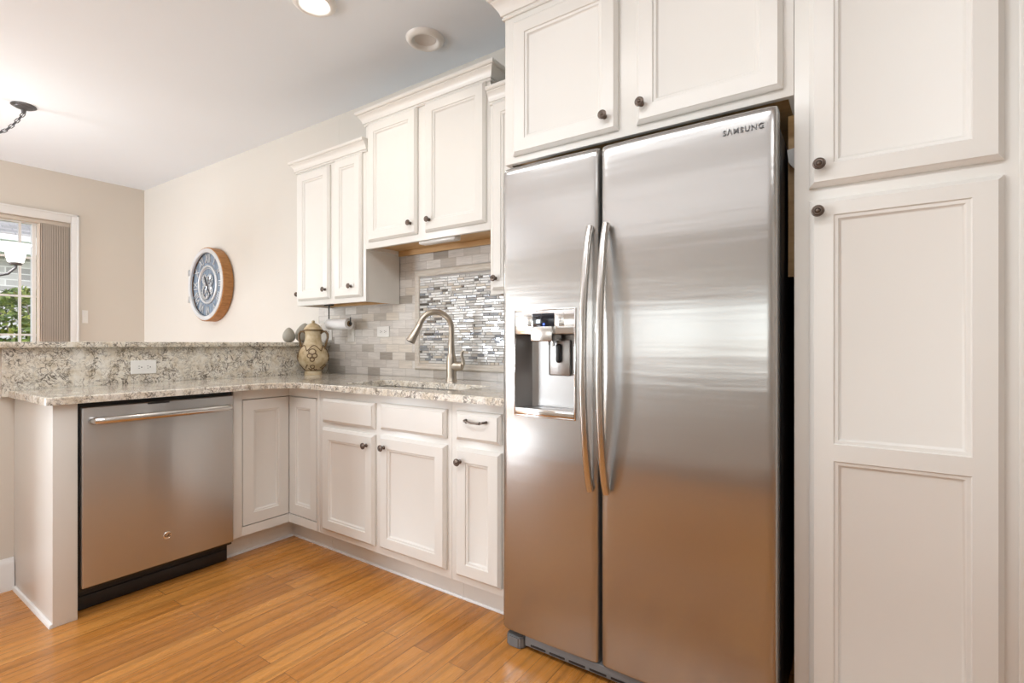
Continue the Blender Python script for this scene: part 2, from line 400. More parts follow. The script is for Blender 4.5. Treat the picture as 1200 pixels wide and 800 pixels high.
# ------------------------------------------------------------------ the setting
WL = -6.13; WR = 2.4; WF = -3.6; WB = 2.204; CZ = 2.69
WB_L = 2.141                                     # sink wall runs in a touch towards the dining room corner
m = MB(); m.prism([(WL - .2, WF - .2), (WR + .2, WF - .2), (WR + .2, WB + .2), (WL - .2, WB + .2)], -.06, 0); struct(m.build('floor', M['floor']))
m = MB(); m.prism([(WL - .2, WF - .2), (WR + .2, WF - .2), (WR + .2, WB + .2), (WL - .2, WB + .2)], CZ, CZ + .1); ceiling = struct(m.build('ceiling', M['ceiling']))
m = MB(); m.box(-2.98, WR, WB, WB + .12, 0, CZ); struct(m.build('wall_back', M['plaster']))
m = MB(); m.prism([(WL, WB_L), (-2.98, WB - .0008), (-2.98, WB + .12), (WL - .2, WB + .12), (WL - .2, WB_L)], 0, CZ); struct(m.build('wall_dining', M['plaster']))
# dining room wall with the tall glazed door
OY0, OY1, OZ1 = -.25, 1.545, 2.232
m = MB(); m.box(WL - .2, WL, OY1, WB_L, 0, CZ); m.box(WL - .2, WL, OY0, OY1, OZ1, CZ); m.box(WL - .2, WL, WF, OY0, 0, CZ); struct(m.build('wall_left', M['wall']))
m = MB(); m.box(WR, WR + .12, WF, WB, 0, CZ); struct(m.build('wall_right', M['plaster']))
wins = [(-6.05, -4.65, .25, 1.75), (-2.72, -1.38, .85, 1.75), (-1.02, .32, .85, 1.75)]
m = MB(); x = WL - .2
for (x0, x1, z0, z1) in wins:
    m.box(x, x0, WF - .12, WF, 0, CZ); m.box(x0, x1, WF - .12, WF, 0, z0); m.box(x0, x1, WF - .12, WF, z1, CZ); x = x1
m.box(x, WR + .12, WF - .12, WF, 0, CZ); struct(m.build('wall_front', M['plaster']))
for i, (x0, x1, z0, z1) in enumerate(wins):
    m = MB(); w = .05
    m.box(x0, x1, WF - .09, WF - .03, z0, z0 + w); m.box(x0, x1, WF - .09, WF - .03, z1 - w, z1); m.box(x0, x0 + w, WF - .09, WF - .03, z0 + w, z1 - w); m.box(x1 - w, x1, WF - .09, WF - .03, z0 + w, z1 - w)
    m.box(x0 + w, x1 - w, WF - .08, WF - .04, (z0 + z1) / 2 - .02, (z0 + z1) / 2 + .02); m.box((x0 + x1) / 2 - .015, (x0 + x1) / 2 + .015, WF - .08, WF - .04, z0 + w, z1 - w)
    struct(m.build('window_%d' % (i + 2), M['trimwhite']))
# knee wall that carries the raised bar
KX = -3.119
m = MB(); m.box(-3.25, KX, -.05, 2.20, 0, 1.0775); struct(m.build('wall_peninsula', M['wall']))
def baseboard(path, name):
    m = sweep(path, [(0, 0), (.016, 0), (.016, .10), (.013, .112), (.013, .122), (.007, .132), (.004, .142), (0, .142)])
    return struct(m.build(name, M['trimwhite']))
baseboard([(KX + .0005, -.05), (KX + .0005, .588)][::1], 'baseboard_peninsula')
baseboard([(WL + .0005, 1.61)[::1], (WL + .0005, 2.139)], 'baseboard_left')
baseboard([(-.155, WB - .0005), (-1.1, WB - .0005)][::-1], 'baseboard_back')
# casing round the glazed door
m = MB(); cw = .058
m.box(WL, WL + .018, OY1, OY1 + cw, 0, OZ1 + .08, .004); m.box(WL, WL + .018, OY0 - cw, OY0, 0, OZ1 + .08, .004); m.box(WL, WL + .018, OY0, OY1, OZ1, OZ1 + .08, .004)
m.box(WL + .018, WL + .026, OY1 + cw - .016, OY1 + cw, 0, OZ1 + .08, .003); m.box(WL + .018, WL + .026, OY0 - cw, OY1 + cw, OZ1 + .064, OZ1 + .08, .003)
struct(m.build('trim_1', M['trimwhite']))
# glazed door: frame, muntin grid, pane
GX = WL - .122
m = MB(); f = .045
m.box(GX - .03, GX + .03, OY0, OY1, OZ1 - f, OZ1); m.box(GX - .03, GX + .03, OY0, OY1, 0, f)
for y, w_ in ((OY0, f), (1.296, .026), (OY1 - f, f), (.60, f)): m.box(GX - .03, GX + .03, y, y + w_, f, OZ1 - f)
win = struct(m.build('window_1', M['trimwhite']))
m = MB()
for y in (1.218, .94): m.box(GX - .012, GX + .012, y - .009, y + .009, f, OZ1 - f)
for z in (.47, .82, 1.175, 1.527, 1.879): m.box(GX - .0105, GX + .0105, OY0 + f, OY1 - f, z - .009, z + .009)
m.build('muntin_grid', M['trimwhite'], win)
m = MB(); m.box(GX - .003, GX + .003, OY0 + f, OY1 - f, f, OZ1 - f); m.build('pane', M['glass'], win)

# ------------------------------------------------------------------ outside the dining room
m = MB(); m.prism([(-30, -14), (WL - .25, -14), (WL - .25, 16), (-30, 16)], -.25, -.15); lawn = struct(m.build('lawn', M['grass']))
hx = -15.5
t = thing('neighbour_house', 'grey stone house with white fascia seen through the glazed door', 'house', (hx, 3., -.15))
m = MB(); m.box(hx - 5, hx, -6, 12, -.15, 3.05); m.build('wall', M['stone'], t)
m = MB(); m.box(hx, hx + .5, -6.2, 12.2, 3.05, 3.12); m.box(hx + .46, hx + .5, -6.2, 12.2, 3.12, 3.42); m.box(hx + .5, hx + .6, -6.2, 12.2, 3.3, 3.42, .02); m.build('fascia', M['fascia'], t)
m = MB(); m.prism([(hx + .55, 3.40), (hx + .55, 3.46), (hx - 5, 6.2), (hx - 5, 6.1)], -6.2, 12.2, lambda a, b, d: (a, d, b)); m.build('roof', M['shingle'], t)
def limb(m, p, d, L, r, depth):
    q = p + d * L; mid = p + d * L * .5 + Vector((random.uniform(-.1, .1), random.uniform(-.1, .1), 0)) * L * .6
    m.tube([p, mid, q], [r, r * .85, r * .65], 7)
    if depth:
        for k in range(2 if depth > 1 else 3):
            nd = (d + Vector((random.uniform(-.5, .5), random.uniform(-.6, .6), random.uniform(-.1, .4)))).normalized(); limb(m, q, nd, L * .68, r * .6, depth - 1)
for (x, y, h, lab) in ((-11.2, 1.9, 2.2, 'bare grey tree trunk beyond the glazed door, left of the muntin'), (-12.6, 3.9, 2.4, 'bare tree with thin trunk behind the bush, beside the blinds')):
    t = thing('bare_tree', lab, 'tree', (x, y, -.15)); m = MB(); limb(m, Vector((x, y, -.15)), Vector((.03, -.12, 1)).normalized(), h, .09, 3); m.build('trunk', M['trunk'], t)
def bush(x, y, rx, h, n, lab):
    t = thing('garden_bush', lab, 'bush', (x, y, -.15)); m = MB()
    for k in range(7): m.tube([(x, y, -.15), (x + random.uniform(-.3, .3) * rx, y + random.uniform(-.3, .3) * rx, h * .4), (x + random.uniform(-.7, .7) * rx, y + random.uniform(-.7, .7) * rx, h * .8)], [.02, .014, .006], 6)
    m.build('stem', M['trunk'], t); m = MB()
    for k in range(n):
        a = random.uniform(0, 2 * PI); u = random.uniform(-1, 1); rr = random.uniform(.75, 1) ** .5
        s_ = math.sqrt(max(0, 1 - u * u)); c = Vector((x + rx * rr * s_ * math.cos(a), y + rx * rr * s_ * math.sin(a), -.15 + h * (.5 + .5 * u * rr)))
        d1 = Vector((random.gauss(0, 1), random.gauss(0, 1), random.gauss(0, .7))).normalized(); d2 = d1.cross(Vector((random.gauss(0, 1), random.gauss(0, 1), random.gauss(0, 1)))).normalized(); L = random.uniform(.04, .075)
        m.face([m.v(c - d1 * L), m.v(c + d2 * L * .45), m.v(c + d1 * L), m.v(c - d2 * L * .45)])
    m.build('foliage', M['leaf'], t)
bush(-8.6, 1.75, .60, 1.95, 3200, 'rounded yellow-green bush outside the left panes of the glazed door')
bush(-9.4, 3.15, .70, 2.2, 2200, 'upright green bush outside, close against the blinds')

# ------------------------------------------------------------------ vertical blinds
t = thing('vertical_blinds', 'beige vertical blinds stacked at the right of the glazed door', 'blinds', (WL - .05, 1.42, 2.20))
m = MB(); m.box(WL - .085, WL - .02, .2, OY1 - .004, 2.197, 2.230, .003); m.build('head_rail', M['blind'], t)
for i in range(17):
    y = 1.326 + i * .0126; m = MB(); pts = []
    for k in range(7):
        u = k / 6 - .5; pts.append((WL - .058 + u * .080, y + .005 * (1 - 4 * u * u)))
    lo = pts + [(a + (.002 if q == 0 else 0), b + .0064) for q, (a, b) in enumerate(pts[::-1])]; m.prism(lo, .03, 2.196); m.build('vane', M['vane'], t)

# ------------------------------------------------------------------ base cabinets
YF = 1.586; XF = -2.585; ZB = .1145; ZT = .8605; TK = .075
def toe(path, parent):
    m = sweep(path, [(0, 0), (-.02, 0), (-.02, ZB), (0, ZB)]); m.build('toe_kick', M['paint'], parent)
    m = sweep(path, [(0, 0), (.006, 0), (.006, .004), (.003, .010), (0, .010)]); m.build('shoe_moulding', M['trimwhite'], parent)
# corner cabinet
t = thing('corner_cabinet', 'cream corner base cabinet with folding inset doors, right of the dishwasher', 'cabinet', (-2.7, 1.7, 0))
m = MB(); m.prism([(XF - .022, 1.285), (XF - .022, YF + .022), (-2.306, YF + .022), (-2.306, 2.19), (-3.08, 2.19), (-3.08, 1.285)], ZB, ZT)
m.box(XF - .0215, XF, 1.285, 1.329, ZB, ZT, .001)
m.prism([(XF, 1.329), (XF, YF), (-2.332, YF), (-2.332, YF + .0215), (XF - .0215, YF + .0215), (XF - .0215, 1.329)], ZB, .160)
m.prism([(XF, 1.329), (XF, YF), (-2.332, YF), (-2.332, YF + .0215), (XF - .0215, YF + .0215), (XF - .0215, 1.329)], .811, ZT)
m.box(-2.332, -2.306, YF, YF + .0215, ZB, ZT, .001); m.build('carcass', M['paint'], t)
toe([(XF - TK, 1.285), (XF - TK, YF + TK), (-2.306, YF + TK)], t)
panel_door(FX(XF - .02), 1.3325, YF - .0005, .1635, .8075, th=.0195, back=.0005, ez=.12).build('door_leaf', M['paint'], t)
panel_door(FY(YF + .02), XF + .0005, -2.3355, .1635, .8075, th=.0195, back=.0005, ez=.12).build('door_leaf', M['paint'], t)
# sink base
t = thing('sink_base_cabinet', 'cream double-door base cabinet under the sink', 'cabinet', (-1.85, 1.9, 0))
m = MB(); m.box(-2.305, -1.396, YF, YF + .02, ZB, ZT, .001); m.box(-2.305, -2.287, YF + .02, 2.19, ZB, ZT); m.box(-1.414, -1.396, YF + .02, 2.19, ZB, ZT); m.box(-2.287, -1.414, YF + .02, 2.19, ZB, ZB + .018); m.build('carcass', M['paint'], t)
toe([(-2.305, YF + TK), (-1.396, YF + TK)], t)
slab_front(FY(YF), -2.266, -1.867, .695, .818).build('drawer_front', M['paint'], t)
slab_front(FY(YF), -1.826, -1.419, .699, .822).build('drawer_front', M['paint'], t)
d = panel_door(FY(YF), -2.266, -1.867, .145, .668).build('door', M['paint'], t); knob(d, (-1.915, YF - .02, .616))
d = panel_door(FY(YF), -1.830, -1.419, .149, .672).build('door', M['paint'], t); knob(d, (-1.793, YF - .02, .620))
# drawer base
t = thing('drawer_base_cabinet', 'narrow cream base cabinet with drawer pull, left of the refrigerator', 'cabinet', (-1.25, 1.9, 0))
m = MB(); m.box(-1.395, -1.112, YF, 2.19, ZB, ZT, .001); m.build('carcass', M['paint'], t)
toe([(-1.395, YF + TK), (-1.112, YF + TK)], t)
d = slab_front(FY(YF), -1.365, -1.135, .703, .823).build('drawer', M['paint'], t)
m = MB(); m.tube([(-1.302, YF - .019, .788), (-1.302, YF - .036, .788), (-1.297, YF - .041, .788), (-1.26, YF - .043, .783), (-1.22, YF - .041, .783), (-1.204, YF - .040, .788), (-1.2, YF - .036, .788), (-1.2, YF - .019, .788)], [.006, .0045, .0045, .0042, .0042, .0045, .0045, .006], 10)
for xx in (-1.285, -1.217): m.torus((xx, YF - .0415, .7855), .0048, .0018, 'X', 12, 6)
m.build('pull_handle', M['bronze'], d)
d = panel_door(FY(YF), -1.365, -1.135, .145, .672).build('door', M['paint'], t); knob(d, (-1.336, YF - .02, .617))
# peninsula end panel
t = thing('end_panel', 'cream cabinet end panel closing the peninsula, left of the dishwasher', 'panel', (-2.8, .63, 0))
m = MB(); m.box(-3.119 + .0005, -2.556, .590, .666, 0, ZT, .0015); m.build('board', M['paint'], t)
m = MB(); m.prism([(.590, .0), (.580, 0), (.580, .006), (.584, .014), (.590, .016)], -3.1, -2.556, lambda a, b, d: (d, a, b)); m.build('shoe_moulding', M['trimwhite'], t)

# island run on the other side of the aisle, behind the viewer, mirrored in the steel doors
t = thing('kitchen_island', 'cream island cabinets across the aisle, mirrored in the refrigerator doors', 'island', (-.8, -.7, 0))
m = MB(); m.box(-2.3, 1.3, -.96, -.36, .1, .86, .002); m.box(-2.28, 1.28, -.94, -.435, 0, .1); m.build('carcass', M['paint'], t)
m = MB(); m.box(-2.33, 1.33, -1.2, -.32, .861, .891, .004); m.build('island_top', M['granite'], t)
TI = lambda a, b, d: (a, -.36 + d, b)
for i in range(8):
    d = panel_door(TI, -2.28 + i * .447, -2.28 + i * .447 + .42, .14, .66).build('door', M['paint'], t); knob(d, (-2.28 + i * .447 + (.38 if i % 2 == 0 else .04), -.34, .60), PI)
    slab_front(TI, -2.28 + i * .447, -2.28 + i * .447 + .42, .69, .83).build('drawer_front', M['paint'], t)

# ------------------------------------------------------------------ dishwasher
t = thing('dishwasher', 'stainless steel dishwasher under the peninsula counter', 'dishwasher', (-2.8, .975, 0))
m = MB(); m.box(-3.06, -2.592, .670, 1.281, .09, .856, .003); m.build('tub', M['black'], t)
m = MB(); m.box(-2.66, -2.635, .672, 1.279, 0.0, .092, .002); m.box(-2.634, -2.626, .68, 1.271, .004, .058, .002); m.build('toe_kick', M['black'], t)
dw = MB(); dw.box(-2.590, -2.556, .6785, 1.2725, .112, .8405, .006, 3); dw = dw.build('door', M['steel_v'], t)
m = MB(); m.tube([(-2.557, .712, .786), (-2.534, .712, .786), (-2.522, .718, .786), (-2.514, .74, .786), (-2.510, .86, .786), (-2.509, .975, .786), (-2.510, 1.09, .786), (-2.514, 1.21, .786), (-2.522, 1.234, .786), (-2.534, 1.240, .786), (-2.557, 1.240, .786)], .0150, 18, True, 1.0); m.build('handle', M['steel'], dw)
m = MB(); m.box(-2.5595, -2.5555, .905, .99, .8315, .8395, .001); m.build('control_strip', M['black'], dw)
m = MB(); m.lathe([(0, .0), (.017, 0), (.017, .003), (.0155, .0045), (.0135, .0045), (.013, .003), (0, .003)], (-2.557, .981, .236), 'X', 28, False); bd = m.build('badge', M['chrome'], dw)
text('badge_lettering', 'GE', .0200, M['black'], dw, Matrix.Translation((-2.5535, .981, .236)) @ Matrix.Rotation(PI / 2, 4, 'Z') @ Matrix.Rotation(PI / 2, 4, 'X'), .0008, 1., .0002)

# ------------------------------------------------------------------ countertop with sink cut-out, granite upstand, bar top
CX = -2.53; CY = 1.54; Z0 = .8615; Z1 = .8915; BX = -3.089; YB = 2.194
def arc(cx, cy, r, a0, a1, n=10): return [(cx + r * math.cos(math.radians(a0 + (a1 - a0) * i / n)), cy + r * math.sin(math.radians(a0 + (a1 - a0) * i / n))) for i in range(n + 1)]
R = .16
outer = [(BX, .565)] + arc(CX - .03, .565 + .03, .03, -90, 0, 6) + arc(CX + R, CY - R, R, 180, 90, 12) + [(-1.095, CY), (-1.095, YB), (BX, YB)]
SX0, SX1, SY0, SY1 = -2.19, -1.455, 1.63, 1.945
hole = arc(SX1 - .03, SY0 + .03, .03, -90, 0, 5) + arc(SX1 - .03, SY1 - .03, .03, 0, 90, 5) + arc(SX0 + .03, SY1 - .03, .03, 90, 180, 5) + arc(SX0 + .03, SY0 + .03, .03, 180, 270, 5)
def slab_with_hole(outer, hole, z0, z1, ease=.004):
    m = MB(); bm = m.bm
    def loop(pts, z): return [bm.verts.new((x, y, z)) for x, y in pts]
    def inset(pts, e):
        n = len(pts); out = []
        for i in range(n):
            p = Vector(pts[i]); a = Vector(pts[i - 1]); b = Vector(pts[(i + 1) % n]); d1 = (p - a); d2 = (b - p)
            if d1.length < 1e-9 or d2.length < 1e-9: out.append(tuple(p)); continue
            d1.normalize(); d2.normalize(); n1 = Vector((-d1.y, d1.x)); n2 = Vector((-d2.y, d2.x)); k = (n1 + n2) / max(.3, 1 + n1.dot(n2)); out.append(tuple(p + k * e))
        return out
    o0 = loop(outer, z0); o1 = loop(outer, z1 - ease); o2 = loop(inset(outer, ease), z1); h0 = loop(hole, z0); h1 = loop(hole, z1 - ease); h2 = loop(inset(hole, -ease), z1)
    for A, B in ((o0, o1), (o1, o2), (h0, h1), (h1, h2)):
        for i in range(len(A)): m.face([A[i], A[(i + 1) % len(A)], B[(i + 1) % len(A)], B[i]])
    for O, Hh in ((o0, h0), (o2, h2)):
        ed = []
        for Lp in (O, Hh):
            for i in range(len(Lp)):
                e = bm.edges.get((Lp[i], Lp[(i + 1) % len(Lp)])) or bm.edges.new((Lp[i], Lp[(i + 1) % len(Lp)])); ed.append(e)
        bmesh.ops.triangle_fill(bm, edges=ed, use_beauty=True)
    return m
def dedupe(p):
    q = []
    for a in p:
        if not q or (Vector(a) - Vector(q[-1])).length > 1e-5: q.append(a)
    return q
o = slab_with_hole(dedupe(outer), dedupe(hole), Z0, Z1).build('countertop', M['granite'], None, (-2.3, 1.8, Z0), 30)
tag(o, 'L-shaped cream speckled quartz countertop with sink cut-out', 'countertop')
m = MB(); m.box(KX + .001, BX - .001, .545, 2.193, Z0 + .0005, 1.0775); o = m.build('granite_upstand', M['granite'], None, (KX + .015, 1.3, Z0)); tag(o, 'speckled quartz upstand below the raised bar top', 'backsplash')
m = MB(); m.box(-3.42, -3.062, .10, 2.19, 1.078, 1.1055, .004); o = m.build('bar_top', M['granite'], None, (-3.25, 1.2, 1.078)); tag(o, 'raised speckled quartz bar top on the peninsula', 'bar top')

# ------------------------------------------------------------------ sink and faucet
t = thing('sink', 'undermount stainless steel sink in the quartz counter', 'sink', (-1.82, 1.79, .66))
def rr(x0, x1, y0, y1, r, z): return [(x, y, z) for x, y in arc(x1 - r, y0 + r, r, -90, 0, 5) + arc(x1 - r, y1 - r, r, 0, 90, 5) + arc(x0 + r, y1 - r, r, 90, 180, 5) + arc(x0 + r, y0 + r, r, 180, 270, 5)]
m = MB(); e = .012
m.loft([rr(SX0 - .02, SX1 + .02, SY0 - .02, SY1 + .02, .04, Z0 - .0035), rr(SX0 - .02, SX1 + .02, SY0 - .02, SY1 + .02, .04, Z0 - .001), rr(SX0 - .006, SX1 + .006, SY0 - .006, SY1 + .006, .035, Z0 - .001), rr(SX0 - .004, SX1 + .004, SY0 - .004, SY1 + .004, .035, Z0 - .006), rr(SX0, SX1, SY0, SY1, .04, Z0 - .16), rr(SX0 + .03, SX1 - .03, SY0 + .03, SY1 - .03, .05, Z0 - .19), rr(-1.88, -1.76, 1.73, 1.85, .055, Z0 - .192)], True, True)
m.build('basin', M['steel'], t)
m = MB(); m.lathe([(0, Z0 - .190), (.035, Z0 - .190), (.045, Z0 - .188), (.05, Z0 - .1915)], (-1.82, 1.79, 0), 'Z', 24, False); m.build('drain', M['chrome'], t)
fx, fy = -1.83, 2.075
t = thing('faucet', 'brushed nickel gooseneck faucet with pull-down head behind the sink', 'faucet', (fx, fy, Z1))
m = MB(); m.lathe([(0, Z1), (.031, Z1), (.031, Z1 + .004), (.0285, Z1 + .008), (.0275, Z1 + .03), (.0275, Z1 + .108), (.0260, Z1 + .120), (.0228, Z1 + .137), (.0190, Z1 + .152), (0, Z1 + .152)], (fx, fy, 0), 'Z', 28, False); m.build('body', M['nickel'], t)
dv = Vector((-.55, -.835, 0)); Rg = .088; zc = 1.180; P0 = Vector((fx, fy, 0)); pts = [P0 + Vector((0, 0, Z1 + .145)), P0 + Vector((0, 0, 1.10))]; rad = [.0195, .0165]
for i in range(17):
    a = PI * i / 16 * .93; pts.append(P0 + dv * (Rg - Rg * math.cos(a)) + Vector((0, 0, zc + Rg * math.sin(a)))); rad.append(.0153)
m = MB(); m.tube(pts, rad, 20); m.build('spout', M['nickel'], t)
pe = pts[-1]; de = (pts[-1] - pts[-2]).normalized(); de = (de + dv * .22).normalized()
m = MB(); m.tube([pe - de * .004, pe + de * .002, pe + de * .03, pe + de * .07, pe + de * .098, pe + de * .106], [.0155, .0172, .0178, .0218, .0250, .0235], 24); sh = m.build('spray_head', M['nickel'], t)
m = MB(); m.tube([pe + de * .1055, pe + de * .1075], [.0200, .0195], 24); m.build('spray_face', M['black'], sh)
lv = Vector((.90, .30, 0)).normalized(); hz = Z1 + .082
m = MB(); m.tube([P0 + lv * .010 + Vector((0, 0, hz)), P0 + lv * .040 + Vector((0, 0, hz)), P0 + lv * .043 + Vector((0, 0, hz)), P0 + lv * .062 + Vector((0, 0, hz)), P0 + lv * .068 + Vector((0, 0, hz))], [.0255, .0255, .0235, .0230, .0150], 24); hb = m.build('valve_hub', M['nickel'], t)
m = MB(); m.tube([P0 + lv * .056 + Vector((0, 0, hz - .004)), P0 + lv * .070 + Vector((0, 0, hz + .012)), P0 + lv * .068 + Vector((0, 0, hz + .035)), P0 + lv * .060 + Vector((0, 0, hz + .055)), P0 + lv * .062 + Vector((0, 0, hz + .075)), P0 + lv * .070 + Vector((0, 0, hz + .086))], [.016, .0155, .0125, .013, .0115, .006], 14, True, .7); m.build('lever', M['nickel'], t)

# ------------------------------------------------------------------ tile backsplash and mosaic inset
TY = 2.196
m = MB(); m.box(-3.205, -1.10, TY, 2.1984, Z1 + .0005, 1.72); o = m.build('tile_backsplash', M['tile'], None, (-3.2, TY, Z1)); tag(o, 'grey and cream marble subway tile backsplash behind the sink', 'backsplash')
MX0, MX1, MZ0, MZ1 = -2.225, -1.30, .940, 1.540
t = thing('mosaic_panel', 'framed glass and stone mosaic panel behind the faucet', 'mosaic', (-1.77, TY, MZ0))
pr = [(0, 0), (0, .008), (.006, .015), (.012, .016), (.020, .012), (.030, .014), (.038, .009), (.040, 0)]
m = MB(); rings = []
for o_, d_ in pr: rings.append([(MX0 + o_, TY - d_ - .0003, MZ0 + o_), (MX1 - o_, TY - d_ - .0003, MZ0 + o_), (MX1 - o_, TY - d_ - .0003, MZ1 - o_), (MX0 + o_, TY - d_ - .0003, MZ1 - o_)])
m.loft(rings + [rings[0]], True, False); m.build('frame', M['limestone'], t, None, 20)
m = MB(); m.box(MX0 + .039, MX1 - .039, TY - .0035, TY - .0003, MZ0 + .039, MZ1 - .039); m.mi = 0
mats = [M['grout'], M['mos_a'], M['mos_b'], M['mos_c'], M['mos_d'], M['mos_e']]
z = MZ0 + .0405; rh = .0150; g = .0021
while z + rh < MZ1 - .040:
    x = MX0 + .0405
    while x < MX1 - .042:
        L = random.choice((.018, .03, .045, .06, .075)); L = min(L, MX1 - .0405 - x)
        if L < .010: break
        m.mi = random.choices((1, 2, 3, 4, 5), (50, 24, 12, 4, 10))[0]; y = TY - .0035; h = random.uniform(.003, .0055)
        tx = random.uniform(-.05, .05); tz = random.uniform(-.05, .05); e = .0012; xc = x + L / 2 - g / 2; zc_ = z + rh / 2 - g / 2
        def Q(px, pz, d): return m.v((px, y - d - (px - xc) * tx * .5 - (pz - zc_) * tz, pz))
        b4 = [m.v((px, y, pz)) for px, pz in ((x, z), (x + L - g, z), (x + L - g, z + rh - g), (x, z + rh - g))]
        t4 = [Q(px, pz, h) for px, pz in ((x + e, z + e), (x + L - g - e, z + e), (x + L - g - e, z + rh - g - e), (x + e, z + rh - g - e))]
        for i in range(4): m.face([b4[i], b4[(i + 1) % 4], t4[(i + 1) % 4], t4[i]])
        m.face(t4); x += L
    z += rh
m.build('mosaic_tiles', mats, t, None, 20)

# ------------------------------------------------------------------ upper cabinets
YU = 1.929
CROWN = lambda z0, h, w: [(0, z0), (.007, z0), (.010, z0 + h * .05), (.007, z0 + h * .11), (.007, z0 + h * .17), (.0135, z0 + h * .18), (.0155, z0 + h * .26), (w * .38, z0 + h * .38), (w * .50, z0 + h * .50), (w * .66, z0 + h * .66), (w * .74, z0 + h * .70), (w * .74, z0 + h * .76), (w * .90, z0 + h * .78), (w, z0 + h * .86), (w, z0 + h), (0, z0 + h)]
def upper(name, lab, x0, x1, z0, z1, yf, loc, bottom=True, yb=2.19):
    t = thing(name, lab, 'cabinet', loc); m = MB()
    m.box(x0, x1, yf, yf + .02, z0, z1, .001); m.box(x0, x0 + .015, yf + .02, yb, z0, z1); m.box(x1 - .015, x1, yf + .02, yb, z0, z1); m.box(x0 + .015, x1 - .015, yf + .02, yb, z1 - .016, z1); m.box(x0 + .015, x1 - .015, yb - .006, yb, z0 + .03, z1 - .016)
    m.build('carcass', M['paint'], t)
    m = MB(); m.box(x0 + .0155, x1 - .0155, yf + .0205, yb - .001, z0 + .022, z0 + .028); m.build('underside_panel', M['maple'], t)
    return t
uz1 = 2.36
t = upper('wall_cabinet', 'short double-door wall cabinet left of the sink, beside the clock wall', -3.050, -2.3625, 1.343, 2.222, YU, (-2.7, 2.05, 1.343))
d = panel_door(FY(YU), -3.022, -2.690, 1.375, 2.203).build('door', M['paint'], t); knob(d, (-2.722, YU - .02, 1.432))
d = panel_door(FY(YU), -2.640, -2.388, 1.373, 2.214, stile=.055).build('door', M['paint'], t); knob(d, (-2.472, YU - .02, 1.437))
d = panel_door(FXm(-3.050), 1.932, 2.180, 1.375, 2.203).build('side_door', M['paint'], t); knob(d, (-3.07, 1.948, 1.425), -PI / 2)
sweep([(-3.05, 2.18), (-3.05, YU), (-2.345, YU)], CROWN(2.213, .074, .042)).build('crown_moulding', M['paint'], t)
m = MB(); m.box(-3.03, -2.38, 2.165, 2.183, 1.350, 1.3645); m.build('hanging_rail', M['maple'], t)
t = upper('wall_cabinet', 'tall double-door wall cabinet centred above the sink', -2.3615, -1.4535, 1.646, 2.375, YU, (-1.9, 2.05, 1.646))
d = panel_door(FY(YU), -2.330, -1.936, 1.682, 2.362).build('door', M['paint'], t); knob(d, (-1.975, YU - .02, 1.742))
d = panel_door(FY(YU), -1.876, -1.475, 1.682, 2.362).build('door', M['paint'], t); knob(d, (-1.838, YU - .02, 1.742))
sweep([(-2.3615, 2.18), (-2.3615, YU), (-1.4535, YU), (-1.4535, 2.18)], CROWN(2.358, .078, .047)).build('crown_moulding', M['paint'], t)
m = MB(); m.box(-2.346, -1.469, 2.168, 2.183, 1.636, 1.6675); m.build('hanging_rail', M['maple'], t)
t = upper('wall_cabinet', 'narrow single-door wall cabinet between the sink cabinet and the refrigerator', -1.4525, -1.136, 1.333, 2.262, YU, (-1.3, 2.05, 1.333))
d = panel_door(FY(YU), -1.435, -1.165, 1.352, 2.242, stile=.055).build('door', M['paint'], t); knob(d, (-1.408, YU - .02, 1.405))
sweep([(-1.4525, YU), (-1.136, YU)], CROWN(2.238, .074, .045)).build('crown_moulding', M['paint'], t)
# cabinet over the refrigerator
t = upper('refrigerator_cabinet', 'deep double-door cabinet above the refrigerator', -1.123, -.1450, 1.786, 2.375, YF, (-.63, 1.9, 1.786))
d = panel_door(FY(YF), -1.080, -.657, 1.809, 2.318).build('door', M['paint'], t); knob(d, (-.700, YF - .02, 1.860))
d = panel_door(FY(YF), -.593, -.171, 1.809, 2.318).build('door', M['paint'], t); knob(d, (-.572, YF - .02, 1.868))
sweep([(-1.123, 2.18), (-1.123, YF), (-.145, YF)], CROWN(2.345, .085, .055)).build('crown_moulding', M['paint'], t)
# pantry
t = thing('pantry_cabinet', 'tall cream pantry cabinet right of the refrigerator', 'cabinet', (.1, 1.9, 0))
m = MB(); m.box(-.144, .62, YF, 2.19, .0005, 2.60, .001); m.build('carcass', M['paint'], t)
d = panel_door(FY(YF), -.108, .276, 1.518, 2.45).build('door', M['paint'], t); knob(d, (-.083, YF - .02, 1.572))
d = panel_door(FY(YF), -.108, .276, .12, 1.484, panels=[(.18, .790), (.834, 1.438)]).build('door', M['paint'], t); knob(d, (-.086, YF - .02, 1.448))
m = MB(); m.box(.300, .312, YF - .006, YF, .0005, 2.60, .003); m.build('filler_strip', M['paint'], t)

# under-cabinet light
t = thing('under_cabinet_light', 'slim white light bar under the cabinet above the sink', 'light', (-1.83, 1.97, 1.66))
m = MB(); m.box(-1.955, -1.70, 1.952, 2.0, 1.634, 1.6675, .003); m.build('housing', M['white'], t)
m = MB(); m.box(-1.945, -1.71, 1.960, 1.992, 1.631, 1.6345, .001); m.build('diffuser', M['lens'], t)

